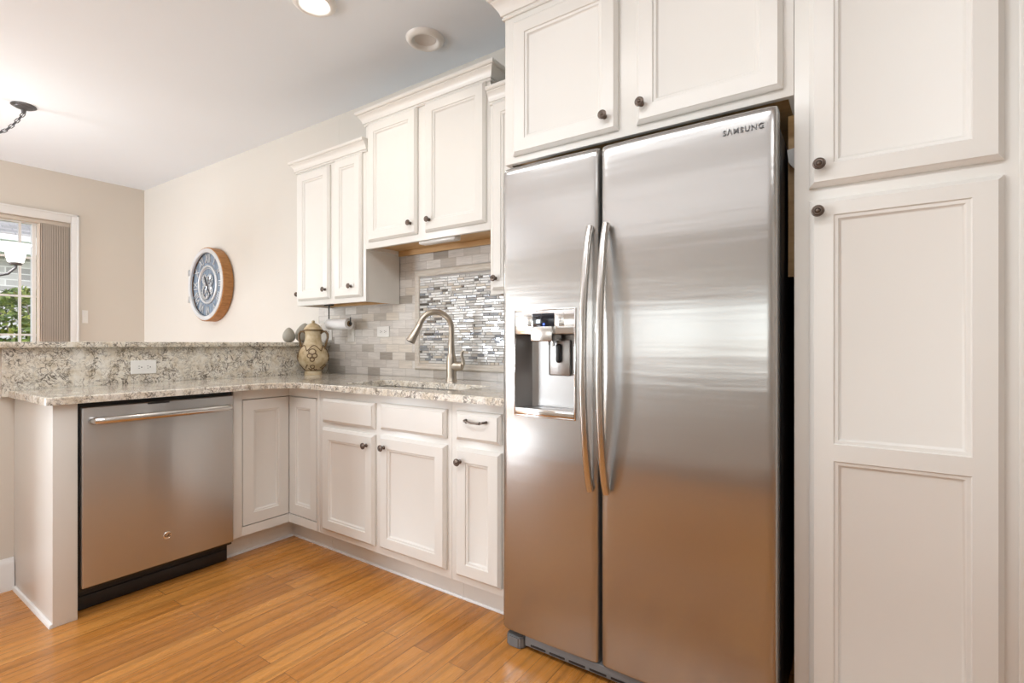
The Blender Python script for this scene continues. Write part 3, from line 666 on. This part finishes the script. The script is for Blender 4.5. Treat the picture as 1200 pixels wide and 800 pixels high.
# ------------------------------------------------------------------ refrigerator
t = thing('refrigerator', 'stainless steel side-by-side refrigerator with ice and water dispenser', 'refrigerator', (-.63, 1.8, 0))
m = MB(); m.box(-1.074, -.181, 1.572, 2.16, .02, 1.715, .006); m.build('body', M['darkgrey'], t)
m = MB(); m.box(-.98, -.27, 1.506, 1.571, .018, .055, .004)
m.build('base_grille', M['grey'], t)
m = MB()
for i in range(9): m.box(-.955 + i * .076, -.955 + i * .076 + .060, 1.5045, 1.5075, .024, .030)
m.build('grille_slots', M['black'], t)
def foot(x0, x1):
    m = MB(); m.prism([(x0, 1.512), (x0 + .012, 1.497), (x1 - .016, 1.497), (x1, 1.515), (x1, 1.60), (x0, 1.60)], 0.0, .042)
    bmesh.ops.bevel(m.bm, geom=[e_ for e_ in m.bm.edges], offset=.005, segments=2, affect='EDGES'); return m.build('foot', M['grey'], t)
foot(-1.062, -.985); foot(-.265, -.188)
m = MB()
m.box(-1.06, -.95, 1.53, 1.66, 1.7155, 1.735, .006); m.build('hinge_cover', M['darkgrey'], t)
m = MB(); m.box(-.30, -.188, 1.53, 1.66, 1.7155, 1.735, .006); m.build('hinge_cover', M['darkgrey'], t)
YDF = 1.49
def fridge_door(x0, x1, z0, z1, holes=None, bow=.0045, rs=.024):
    m = MB(); secs = []; xs = []
    n = 24
    us = [0, .1, .25, .45, .7, 1.]
    for u in us: xs.append((x0 + rs * u * 1.0, .010 * (1 - math.sqrt(max(0, 1 - (1 - u) ** 2)))))
    mid = [x0 + rs + (x1 - x0 - 2 * rs) * i / n for i in range(1, n)]
    if holes: mid = sorted(set([q for q in mid if all(abs(q - h) > .006 for h in (holes[0], holes[1]))] + [holes[0], holes[1]]))
    for q in mid: xs.append((q, 0))
    for u in us[::-1]: xs.append((x1 - rs * u, .010 * (1 - math.sqrt(max(0, 1 - (1 - u) ** 2)))))
    def fy_(x, add): s_ = (2 * (x - x0) / (x1 - x0) - 1); return YDF + add + bow * s_ * s_
    zs = [(z0, .010), (z0 + .003, .004), (z0 + .010, 0)] + ([(holes[2], 0), (holes[3], 0)] if holes else [(z0 + .8, 0)]) + [(z1 - .03, 0), (z1 - .018, .0008), (z1 - .011, .0028), (z1 - .006, .006), (z1 - .0025, .010), (z1 - .0005, .015), (z1, .020)]
    G = [[m.v((x, fy_(x, a + dz), z)) for x, a in xs] for z, dz in zs]
    for i in range(len(zs) - 1):
        for j in range(len(xs) - 1):
            if holes and abs(zs[i][0] - holes[2]) < 1e-6 and holes[0] - 1e-6 <= xs[j][0] < holes[1] - 1e-6: continue
            m.face([G[i][j], G[i][j + 1], G[i + 1][j + 1], G[i + 1][j]])
    yb = 1.570; bl = [[m.v((x0, yb, z)), m.v((x1, yb, z))] for z, _ in zs]
    for i in range(len(zs) - 1):
        m.face([bl[i][0], G[i][0], G[i + 1][0], bl[i + 1][0]]); m.face([G[i][-1], bl[i][1], bl[i + 1][1], G[i + 1][-1]]); m.face([bl[i][1], bl[i][0], bl[i + 1][0], bl[i + 1][1]])
    m.face([bl[0][0], bl[0][1]] + G[0][::-1]); m.face(G[-1] + [bl[-1][1], bl[-1][0]])
    return m
HX0, HX1, HZ0, HZ1 = -1.0115, -.7725, .846, 1.2135
fd = fridge_door(-1.071, -.6930, .058, 1.7370, (HX0, HX1, HZ0, HZ1)).build('freezer_door', M['steel_h'], t, None, 30)
rd = fridge_door(-.6810, -.1775, .058, 1.7380).build('refrigerator_door', M['steel_h'], t, None, 30)
rd['label'] = 'wide right door with raised lettering'; fd['label'] = 'narrow left door with dispenser'
def bow_handle(x, z0, z1, par):
    pts = []; y0 = YDF + .006; n = 22
    for i in range(n + 1):
        u = i / n; s_ = 1 - (2 * u - 1) ** 2; pts.append((x, y0 - .018 - .056 * s_ ** .8, z0 + (z1 - z0) * u))
    m = MB(); m.tube(pts, .0125, 18, True)
    for zz in (z0, z1): m.box(x - .010, x + .010, y0 - .018, y0 + .004, zz - .012 if zz == z1 else zz, zz if zz == z1 else zz + .012, .003)
    m.build('handle', M['steel'], par)
bow_handle(-.711, .625, 1.474, fd); bow_handle(-.655, .625, 1.476, rd)
text('lettering', 'S\u039bMSUNG', .0205, M['grey'], rd, Matrix.Translation((-.258, YDF + .0002, 1.684)) @ Matrix.Rotation(math.radians(1.4), 4, 'Z') @ Matrix.Rotation(PI / 2, 4, 'X'), .0010, 1.16, .0001)
# dispenser
m = MB()
def opening(m, x0, x1, z0, z1, yf, yb):
    f4 = [m.v((x, yf, z)) for x, z in ((x0, z0), (x1, z0), (x1, z1), (x0, z1))]; b4 = [m.v((x, yb, z)) for x, z in ((x0 + .028, z0 + .004), (x1 - .012, z0 + .004), (x1 - .012, z1 - .004), (x0 + .028, z1 - .004))]
    for i in range(4): m.face([f4[i], f4[(i + 1) % 4], b4[(i + 1) % 4], b4[i]])
    m.face(b4)
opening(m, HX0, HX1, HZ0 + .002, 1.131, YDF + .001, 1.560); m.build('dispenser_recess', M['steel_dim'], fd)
m = MB(); b = .004
for (x0, x1, z0, z1) in ((HX0 - b, HX0 + .001, HZ0 - b, HZ1 + b), (HX1 - .001, HX1 + b, HZ0 - b, HZ1 + b), (HX0, HX1, HZ1 - .001, HZ1 + b), (HX0, HX1, HZ0 - b, HZ0 + .001)): m.box(x0, x1, YDF - .003, YDF + .008, z0, z1, .001)
m.build('dispenser_bezel', M['chrome'], fd)
m = MB(); m.box(HX0 + .0012, HX1 - .0012, YDF - .002, YDF + .045, 1.131, HZ1 - .0012, .002); m.build('control_panel', M['chrome'], fd)
m = MB(); m.box(-.936, -.850, YDF - .0045, YDF - .0015, 1.157, 1.2025, .001); m.build('display_screen', M['screen'], fd)
m = MB(); m.box(-.893, -.886, YDF - .0055, YDF - .0040, 1.161, 1.168); m.build('indicator_light', M['bluelight'], fd)
for x0 in (-.974, -.846):
    m = MB(); m.box(x0, x0 + .034, YDF - .0035, YDF - .0015, 1.157, 1.2025, .001); m.build('button_pad', M['steel'], fd)
    m = MB()
    for k in range(4): m.box(x0 + .004, x0 + .030, YDF - .0042, YDF - .0034, 1.163 + k * .0105, 1.1645 + k * .0105)
    m.build('button_marks', M['grey'], fd)
m = MB(); m.box(-.936, -.850, YDF - .018, YDF + .05, 1.106, 1.157, .004); m.build('ice_chute', M['steel'], fd)
m = MB(); m.lathe([(0, 1.09), (.007, 1.09), (.007, 1.108), (0, 1.108)], (-.88, 1.53, 0), 'Z', 14, False); m.lathe([(0, 1.094), (.005, 1.094), (.005, 1.108), (0, 1.108)], (-.902, 1.535, 0), 'Z', 14, False); m.build('nozzle', M['chrome'], fd)
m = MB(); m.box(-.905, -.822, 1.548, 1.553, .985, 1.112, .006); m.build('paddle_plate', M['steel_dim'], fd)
m = MB(); m.box(-.872, -.852, 1.532, 1.549, 1.030, 1.098, .0085, 3); m.build('paddle', M['black'], fd)
m = MB(); m.box(HX0 + .0012, HX1 - .0012, YDF - .006, YDF + .06, HZ0 + .0012, HZ0 + .026, .003); m.build('drip_tray', M['chrome'], fd)
# bits in the gap beside the refrigerator
m = MB(); m.box(-.172, -.150, 1.72, 1.745, 1.30, 1.783); o = m.build('wood_cleat', M['maple'], None, (-.16, 1.73, 1.3)); tag(o, 'pale wooden cleat fixed in the gap right of the refrigerator', 'cleat')
m = MB(); m.prism([(-.172, 1.672), (-.1445, 1.676), (-.1445, 1.602), (-.168, 1.634)], 1.690, 1.699, lambda a, b, d: (a, d, b)); o = m.build('bracket', M['white'], None, (-.16, 1.66, 1.63)); tag(o, 'small cream plastic bracket on the pantry side in the refrigerator gap', 'bracket')
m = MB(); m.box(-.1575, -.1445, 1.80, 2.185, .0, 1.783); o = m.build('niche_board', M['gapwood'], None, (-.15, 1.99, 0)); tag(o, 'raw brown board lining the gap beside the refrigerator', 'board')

# ------------------------------------------------------------------ outlets and switches
def duplex(name, lab, T, a, b, horiz=True, w=.115, h=.071):
    """a,b centre of the plate; two sockets side by side"""
    t = thing(name, lab, 'outlet', T(a, b, 0)); m = MB()
    pr_ = [(0, 0), (0, .003), (.003, .006)]; prev = None
    for i, d_ in pr_:
        r = [m.v(T(*p, d_)) for p in ((a - w / 2 + i, b - h / 2 + i), (a + w / 2 - i, b - h / 2 + i), (a + w / 2 - i, b + h / 2 - i), (a - w / 2 + i, b + h / 2 - i))]
        if prev: [m.face([prev[k_], prev[(k_ + 1) % 4], r[(k_ + 1) % 4], r[k_]]) for k_ in range(4)]
        else: m.face(r[::-1])
        prev = r
    m.face(prev); m.build('plate', M['white'], t)
    for s_ in (-1, 1):
        m = MB(); c = a + s_ * .0195; m.prism([(c + .016 * math.cos(q * PI / 8) if abs(math.cos(q * PI / 8)) < .8 else c + math.copysign(.0135, math.cos(q * PI / 8)), b + .0165 * math.sin(q * PI / 8)) for q in range(16)], .0055, .0075, T); sk = m.build('socket', M['white'], t)
        m = MB()
        for (da, db, ww, hh) in ((-.003, .0055, .008, .0022), (-.003, -.0055, .0065, .0022), (.008, 0, .005, .005)): m.prism([(c + da - ww / 2, b + db - hh / 2), (c + da + ww / 2, b + db - hh / 2), (c + da + ww / 2, b + db + hh / 2), (c + da - ww / 2, b + db + hh / 2)], .0074, .0078, T)
        m.build('slots', M['slot'], sk)
    return t
def switch(name, lab, T, a, b, n=1, w=None, h=.115, rocker=True):
    w = w or (.071 + .046 * (n - 1)); t = thing(name, lab, 'switch', T(a, b, 0)); m = MB(); prev = None
    for i, d_ in [(0, 0), (0, .003), (.003, .006)]:
        r = [m.v(T(*p, d_)) for p in ((a - w / 2 + i, b - h / 2 + i), (a + w / 2 - i, b - h / 2 + i), (a + w / 2 - i, b + h / 2 - i), (a - w / 2 + i, b + h / 2 - i))]
        if prev: [m.face([prev[k_], prev[(k_ + 1) % 4], r[(k_ + 1) % 4], r[k_]]) for k_ in range(4)]
        else: m.face(r[::-1])
        prev = r
    m.face(prev); m.build('plate', M['white'], t)
    for q in range(n):
        c = a + (q - (n - 1) / 2) * .046; m = MB(); m.prism([(c - .005, b - .012), (c + .005, b - .012), (c + .005, b + .012), (c - .005, b + .012)], .0055, .0075, T); m.prism([(c - .0035, b + .001), (c + .0035, b + .001), (c + .0035, b + .008), (c - .0035, b + .008)], .007, .015, T); m.build('toggle', M['white'], t)
    return t
duplex('wall_outlet', 'white double outlet on the quartz upstand under the bar top', FX(BX - .0009), 1.076, .9735)
duplex('wall_outlet', 'white double outlet on the tile backsplash, right of the paper towels', FY(TY - .0003), -2.515, 1.173)
switch('light_switch', 'white single switch plate on the tile below the paper towel end', FY(TY - .0003), -2.838, 1.163, 1)
switch('light_switch', 'white double switch plate on the tile half behind the jar', FY(TY - .0003), -3.105, 1.175, 2)
switch('light_switch', 'small white switch on the beige wall beside the glazed door casing', FX(WL + .0003), 1.652, 1.352, 1, .045, .125)

# ------------------------------------------------------------------ paper towels
px0, px1, py, pz = -2.945, -2.735, 2.10, 1.226
t = thing('paper_towel_holder', 'black under-cabinet paper towel holder', 'holder', (px0, py, 1.34))
m = MB(); m.tube([(px0 - .006, py, 1.355), (px0 - .006, py, pz + .004), (px0 - .003, py, pz), (px0 + .01, py, pz), (px1 + .010, py, pz)], .0045, 10); m.build('rod', M['black'], t)
m = MB(); m.box(px0 - .03, px0 + .02, py - .02, py + .02, 1.352, 1.3645, .001); m.build('mounting_plate', M['black'], t)
m = MB(); m.lathe([(0, 0), (.010, 0), (.012, .003), (.010, .006), (0, .006)], (px1 + .008, py, pz), 'X', 16, False); m.tube([(px1 + .011, py, pz), (px1 + .011, py, pz + .042)], .004, 8); m.build('end_stop', M['black'], t)
t = thing('paper_towel_roll', 'slim white paper towel roll hanging under the left wall cabinet', 'paper towels', (px0, py, pz))
m = MB(); m.lathe([(.0185, 0), (.035, 0), (.036, .001), (.036, px1 - px0 - .001), (.035, px1 - px0), (.0185, px1 - px0)], (px0, py, pz), 'X', 32, False); m.build('paper', M['paper'], t)
m = MB(); m.lathe([(.0060, .001), (.0183, .001), (.0183, px1 - px0 + .002), (.0060, px1 - px0 + .002)], (px0, py, pz), 'X', 24, False); m.build('cardboard_core', M['card'], t)

# ------------------------------------------------------------------ lidded jar and stone eggs
jx, jy = -2.968, 1.992; u = .00568
t = thing('ceramic_jar', 'cream lidded ceramic jar with brown scroll handles in the counter corner', 'jar', (jx, jy, Z1))
prof = [(0, 0), (9.6, 0), (9.8, 1.5), (9.4, 3.2), (8.4, 4.6), (9.6, 6.4), (13, 10.5), (15.6, 14.5), (16.9, 19), (16.6, 23), (15.2, 27.5), (12.8, 31.5), (10.6, 35.5), (9.3, 39.5), (8.8, 44), (8.9, 48), (9.6, 50), (9.2, 51), (0, 51)]
m = MB(); m.lathe([(r * u, Z1 + h * u) for r, h in prof], (jx, jy, 0), 'Z', 40, False); jb = m.build('body', M['ceramic'], t)
m = MB(); m.lathe([(r * u, Z1 + h * u) for r, h in [(0, 51), (10.2, 51), (10.6, 52), (10, 53.3), (8.8, 55), (6.6, 57.6), (4, 59.2), (2.2, 59.8), (1.5, 60.4), (2, 61.4), (1.7, 62.6), (0, 63.2)]], (jx, jy, 0), 'Z', 36, False); ld = m.build('lid', M['ceramic'], t)
m = MB(); m.torus((jx, jy, Z1 + 51.6 * u), 10.5 * u, .9 * u, 'Z', 48, 6); m.build('lid_band', M['ceramic_brown'], ld)
vr = Vector((math.cos(math.radians(34.5)), math.sin(math.radians(34.5)), 0)); J = Vector((jx, jy, Z1))
for s_ in (-1, 1):
    pts = [J + vr * s_ * u * a + Vector((0, 0, u * b)) for a, b in ((8.6, 48), (11.5, 50.2), (14.5, 50), (16.6, 47), (16.8, 43), (15.4, 38), (14.4, 34), (13.4, 31), (12.8, 29))]
    m = MB(); m.tube(pts, [1.3 * u, 1.3 * u, 1.35 * u, 1.4 * u, 1.4 * u, 1.3 * u, 1.2 * u, 1.3 * u, 1.6 * u], 10); m.build('handle', M['ceramic_brown'], t)
def jr(h):
    for (r0, h0), (r1, h1) in zip(prof, prof[1:]):
        if h0 <= h <= h1 and h1 > h0: return r0 + (r1 - r0) * (h - h0) / (h1 - h0)
    return 9
def on_jar(az, h, off=.3):
    a = math.radians(az); r = (jr(h) + off) * u; return (jx + r * math.cos(a), jy + r * math.sin(a), Z1 + h * u)
fa = -34.5 - 22                       # azimuth facing the room
fa = math.degrees(math.atan2(0 - jy, 0 - jx))
m = MB()
for hh in (33,):
    for s0 in range(0, 360, 60):
        m.tube([on_jar(s0 + q * 6, 27.5 + 6.5 * math.sin(PI * q / 10), .2) for q in range(11)], .55 * u, 6)
def ringc(az, h, ra, rh_): m.tube([on_jar(az + ra * math.cos(q * PI / 8), h + rh_ * math.sin(q * PI / 8), .2) for q in range(17)], .62 * u, 6)
for dz_ in (-4, 90, 180, 270):
    ringc(fa + dz_, 27, 14, 3.0); ringc(fa + dz_ - 9, 22.4, 9, 2.4); ringc(fa + dz_ + 9, 22.4, 9, 2.4); ringc(fa + dz_, 18.0, 8, 2.2); ringc(fa + dz_, 9.6, 10, 2.0)
    m.tube([on_jar(fa + dz_ - 24 + q * 6, 6.8 + 1.1 * math.cos(q * 1.4), .2) for q in range(9)], .7 * u, 6)
    m.tube([on_jar(fa + dz_ + 45 + q * 4, 8 + q * .8, .2) for q in range(6)], .7 * u, 6)
m.torus((jx, jy, Z1 + 5.2 * u), 8.9 * u, .5 * u, 'Z', 40, 6)
m.build('scroll_relief', M['ceramic_brown'], jb)
def egg(x, y, r, h, tilt, lab, zz=1.1057):
    m = MB(); prof_ = []
    for i in range(17):
        q = PI * i / 16; zz_ = -math.cos(q); rad_ = math.sin(q) * (1 - .22 * zz_ - .06 * zz_ * zz_); prof_.append((max(rad_, 0) * r, h / 2 * zz_))
    prof_ = [(0, -h * .455), (r * .42, -h * .455)] + [p for p in prof_ if p[1] > -h * .44]
    m.lathe(prof_, (0, 0, 0), 'Z', 32, False); bmesh.ops.rotate(m.bm, verts=m.bm.verts, cent=(0, 0, 0), matrix=Matrix.Rotation(tilt, 3, 'X'))
    zmin = min(v.co.z for v in m.bm.verts); bmesh.ops.translate(m.bm, verts=m.bm.verts, vec=(x, y, zz - zmin))
    o = m.build('stone_egg', M['stonegrey'], None, (x, y, zz)); return tag(o, lab, 'ornament', 'stone eggs on the bar top')
egg(-3.2, 1.962, .040, .105, 0, 'smaller upright grey stone egg on the bar top, left of the pair')
egg(-3.2, 2.068, .046, .140, -.32, 'larger tilted grey stone egg on the bar top, behind the jar handle')

# ------------------------------------------------------------------ wall clock
cx_, cz_, cr = -4.682, 1.611, .322; cyb = 2.1715; cyf = cyb - .083
t = thing('wall_clock', 'large round wooden-rimmed wall clock with blue-grey dial and gears', 'clock', (cx_, cyb, cz_))
m = MB(); m.lathe([(cr - .030, cyb - .002), (cr, cyb - .002), (cr, cyf + .004), (cr - .004, cyf), (cr - .012, cyf), (cr - .014, cyf + .006), (cr - .030, cyf + .006)], (cx_, 0, cz_), 'Y', 72, False)
m.loft([[(cx_ + (cr - .030) * math.cos(2 * PI * i / 72), y_, cz_ + (cr - .030) * math.sin(2 * PI * i / 72)) for i in range(72)] for y_ in (cyf + .006, cyb - .002)], True, False); m.build('wooden_rim', M['clockwood'], t)
m = MB(); m.lathe([(cr - .046, cyf + .012), (cr - .046, cyf - .002), (cr - .043, cyf - .006), (cr - .012, cyf - .006), (cr - .009, cyf - .002), (cr - .009, cyf + .006)], (cx_, 0, cz_), 'Y', 72, False); m.build('front_ring', M['clockwhite'], t)
m = MB(); m.lathe([(0, cyf + .026), (cr - .031, cyf + .026), (cr - .031, cyf + .032), (0, cyf + .032)], (cx_, 0, cz_), 'Y', 64, False); m.build('dial', M['dial'], t)
m = MB(); m.torus((cx_, cyf + .020, cz_), cr * .50, .010, 'Y', 64, 8); m.torus((cx_, cyf + .020, cz_), cr * .44, .003, 'Y', 64, 6); m.build('chapter_ring', M['clockwhite'], t)
ROM = ['XII', 'I', 'II', 'III', 'IIII', 'V', 'VI', 'VII', 'VIII', 'IX', 'X', 'XI']
for i, s_ in enumerate(ROM):
    a = math.radians(-30 * i)
    mt = Matrix.Translation((cx_, cyf + .022, cz_)) @ Matrix.Rotation(PI / 2, 4, 'X') @ Matrix.Rotation(a, 4, 'Z') @ Matrix.Translation((0, cr * .70, 0)) @ Matrix.Diagonal((.9, 1.25, 1, 1))
    text('numeral', s_, .088, M['clockwhite'], t, mt, .003)
def gear(x, z, r, n, y, mat):
    m = MB(); pts = []
    for i in range(n * 4):
        q = 2 * PI * i / (n * 4); rr_ = r if i % 4 in (0, 1) else r * .86; pts.append((x + rr_ * math.cos(q), z + rr_ * math.sin(q)))
    inn = [(x + r * .62 * math.cos(2 * PI * i / (n * 4)), z + r * .62 * math.sin(2 * PI * i / (n * 4))) for i in range(n * 4)]
    T = lambda a, b, d: (a, d, b)
    rings = [[T(*p, y) for p in inn], [T(*p, y) for p in pts], [T(*p, y + .006) for p in pts], [T(*p, y + .006) for p in inn]]
    m.loft(rings + [rings[0]], True, False)
    for k_ in range(5):
        q = 2 * PI * k_ / 5; m.tube([(x, y + .003, z), (x + r * .7 * math.cos(q), y + .003, z + r * .7 * math.sin(q))], .0045, 6)
    m.lathe([(0, y - .002), (r * .2, y - .002), (r * .2, y + .008), (0, y + .008)], (x, 0, z), 'Y', 16, False)
    m.build('gear', mat, t)
gear(cx_ - .03, cz_ - .06, .075, 16, cyf + .016, M['silver']); gear(cx_ + .045, cz_ + .035, .058, 14, cyf + .015, M['silver']); gear(cx_ - .055, cz_ + .05, .045, 12, cyf + .017, M['clockwhite']); gear(cx_ + .06, cz_ - .055, .040, 10, cyf + .0145, M['clockwhite'])
for (ang, L, w_) in ((118, .105, .007), (-55, .15, .005)):
    q = math.radians(ang); m = MB(); m.tube([(cx_ - .02 * math.cos(q), cyf + .010, cz_ - .02 * math.sin(q)), (cx_ + L * .6 * math.cos(q), cyf + .010, cz_ + L * .6 * math.sin(q)), (cx_ + L * math.cos(q), cyf + .010, cz_ + L * math.sin(q))], [w_, w_ * 1.2, .001], 8, True, .4); m.build('hand', M['iron'], t)
for dz_ in (.12, -.12):
    xx = cx_ - math.sqrt(cr ** 2 - dz_ ** 2); m = MB(); m.box(xx - .012, xx + .03, cyf - .0095, cyf + .035, cz_ + dz_ - .028, cz_ + dz_ + .028, .004); m.build('metal_strap', M['silver'], t)

# ------------------------------------------------------------------ ceiling lights
def can(x, y, lit, lab):
    t = thing('recessed_light', lab, 'light', (x, y, CZ)); z = CZ - .0005
    m = MB(); m.lathe([(.055, z - .001), (.060, z - .006), (.068, z - .018), (.074, z - .0205), (.086, z - .018), (.097, z - .009), (.100, z - .0)], (x, y, 0), 'Z', 48, False); m.build('trim_ring', M['white'], t)
    m = MB(); m.lathe([(.0555, z - .0045), (.050, z - .0030), (.0, z - .0025)], (x, y, 0), 'Z', 40, False); m.build('lens', M['lit'] if lit else M['lens'], t)
    return t
can(-1.862, 1.905, False, 'unlit recessed ceiling light above the tall wall cabinets')
can(-2.085, 1.405, True, 'lit recessed ceiling light at the top of the picture')
sp = bpy.data.lights.new('recessed_lamp', 'SPOT'); sp.energy = 8; sp.spot_size = math.radians(140); sp.spot_blend = .6; sp.shadow_soft_size = .06; sp.color = (1, .93, .82)
so = bpy.data.objects.new('recessed_lamp', sp); C.objects.link(so); so.location = (-2.085, 1.405, CZ - .03)

cp = bpy.data.lights.new('chandelier_lamp', 'POINT'); cp.energy = 14; cp.shadow_soft_size = .12; cp.color = (1, .97, .93)
cpo = bpy.data.objects.new('chandelier_lamp', cp); C.objects.link(cpo); cpo.location = (-4.6, .58, 1.82)
# ------------------------------------------------------------------ chandelier on a swagged chain
hx_, hy_ = -4.6, .58; kx, ky = -4.6, .916
t = thing('chandelier', 'dark metal chandelier with white glass shades hung on a swagged chain', 'chandelier', (hx_, hy_, 1.6))
m = MB(); m.lathe([(0, CZ - .0005), (.064, CZ - .0005), (.066, CZ - .006), (.060, CZ - .010), (.050, CZ - .012), (.046, CZ - .018), (.030, CZ - .024), (.014, CZ - .030), (.011, CZ - .050), (.007, CZ - .056), (0, CZ - .056)], (kx, ky, 0), 'Z', 36, False); m.build('canopy', M['iron'], t)
hook = Vector((hx_, hy_, CZ - .03)); st = Vector((kx, ky, CZ - .055)); path = []
for i in range(60):
    q = i / 59; p = st.lerp(hook, q); p.z -= .30 * math.sin(PI * q) ** 1 * (1 - .25 * q) * .72; path.append(p)
m = MB(); m.tube(path, .0022, 6); m.tube([hook, Vector((hx_, hy_, 2.02))], .0022, 6); ch = m.build('chain', M['iron'], t)
def link_mesh():
    m = MB(); rings = []; n = 24; Ls, rr_ = .017, .0095
    pts = [(rr_ * math.cos(2 * PI * i / n), rr_ * math.sin(2 * PI * i / n) + math.copysign(Ls - rr_, math.sin(2 * PI * i / n)) * (1 if abs(math.sin(2 * PI * i / n)) > 1e-6 else 0)) for i in range(n)]
    for i in range(n):
        p = Vector((*pts[i], 0)); a = Vector((*pts[i - 1], 0)); b_ = Vector((*pts[(i + 1) % n], 0)); tg = (b_ - a).normalized(); nr = tg.cross(Vector((0, 0, 1)))
        rings.append([p + (nr * math.cos(2 * PI * k_ / 6) + Vector((0, 0, 1)) * math.sin(2 * PI * k_ / 6)) * .0026 for k_ in range(6)])
    return m.loft(rings + [rings[0]], True, False)
lk = None
def put_link(p, d, tw):
    global lk
    if lk is None: lk = link_mesh().build('chain_link', M['iron'], ch, wp=Vector((0, 0, 0))); o = lk
    else: o = lk.copy(); C.objects.link(o)
    o.parent = ch; o.location = p - root_loc(ch); o.rotation_mode = 'QUATERNION'; o.rotation_quaternion = d.to_track_quat('Y', 'Z') @ Matrix.Rotation(tw, 3, 'Y').to_quaternion(); return o
acc = .012; k_ = 0
full = path + [Vector((hx_, hy_, CZ - .03 - .02 * i)) for i in range(1, 32)]
for a, b_ in zip(full, full[1:]):
    L = (b_ - a).length; 
    while acc < L: put_link(a.lerp(b_, acc / L), (b_ - a).normalized(), .35 if k_ % 2 else PI / 2 + .35); acc += .027; k_ += 1
    acc -= L
m = MB(); m.lathe([(0, 2.03), (.008, 2.03), (.012, 2.0), (.02, 1.97), (.014, 1.9), (.018, 1.8), (.032, 1.72), (.036, 1.66), (.022, 1.60), (.034, 1.56), (.026, 1.52), (.010, 1.49), (0, 1.48)], (hx_, hy_, 0), 'Z', 28, False); m.build('column', M['iron'], t)
for i in range(5):
    a = PI / 2 + i * 2 * PI / 5; dr = Vector((math.cos(a), math.sin(a), 0)); H = Vector((hx_, hy_, 0))
    m = MB(); m.tube([H + dr * .02 + Vector((0, 0, 1.60)), H + dr * .10 + Vector((0, 0, 1.545)), H + dr * .19 + Vector((0, 0, 1.53)), H + dr * .26 + Vector((0, 0, 1.555)), H + dr * .297 + Vector((0, 0, 1.60)), H + dr * .297 + Vector((0, 0, 1.625))], .008, 10)
    m.lathe([(0, 1.615), (.030, 1.618), (.034, 1.628), (.026, 1.636), (0, 1.636)], H + dr * .297, 'Z', 20, False); ar = m.build('arm', M['iron'], t)
    c = H + dr * .297; m = MB(); m.lathe([(.026, 1.634), (.040, 1.636), (.045, 1.66), (.052, 1.70), (.066, 1.738), (.080, 1.757), (.077, 1.757), (.063, 1.737), (.049, 1.70), (.041, 1.66), (.026, 1.640)], c, 'Z', 32, False); m.build('glass_shade', M['shadeglass'], ar)
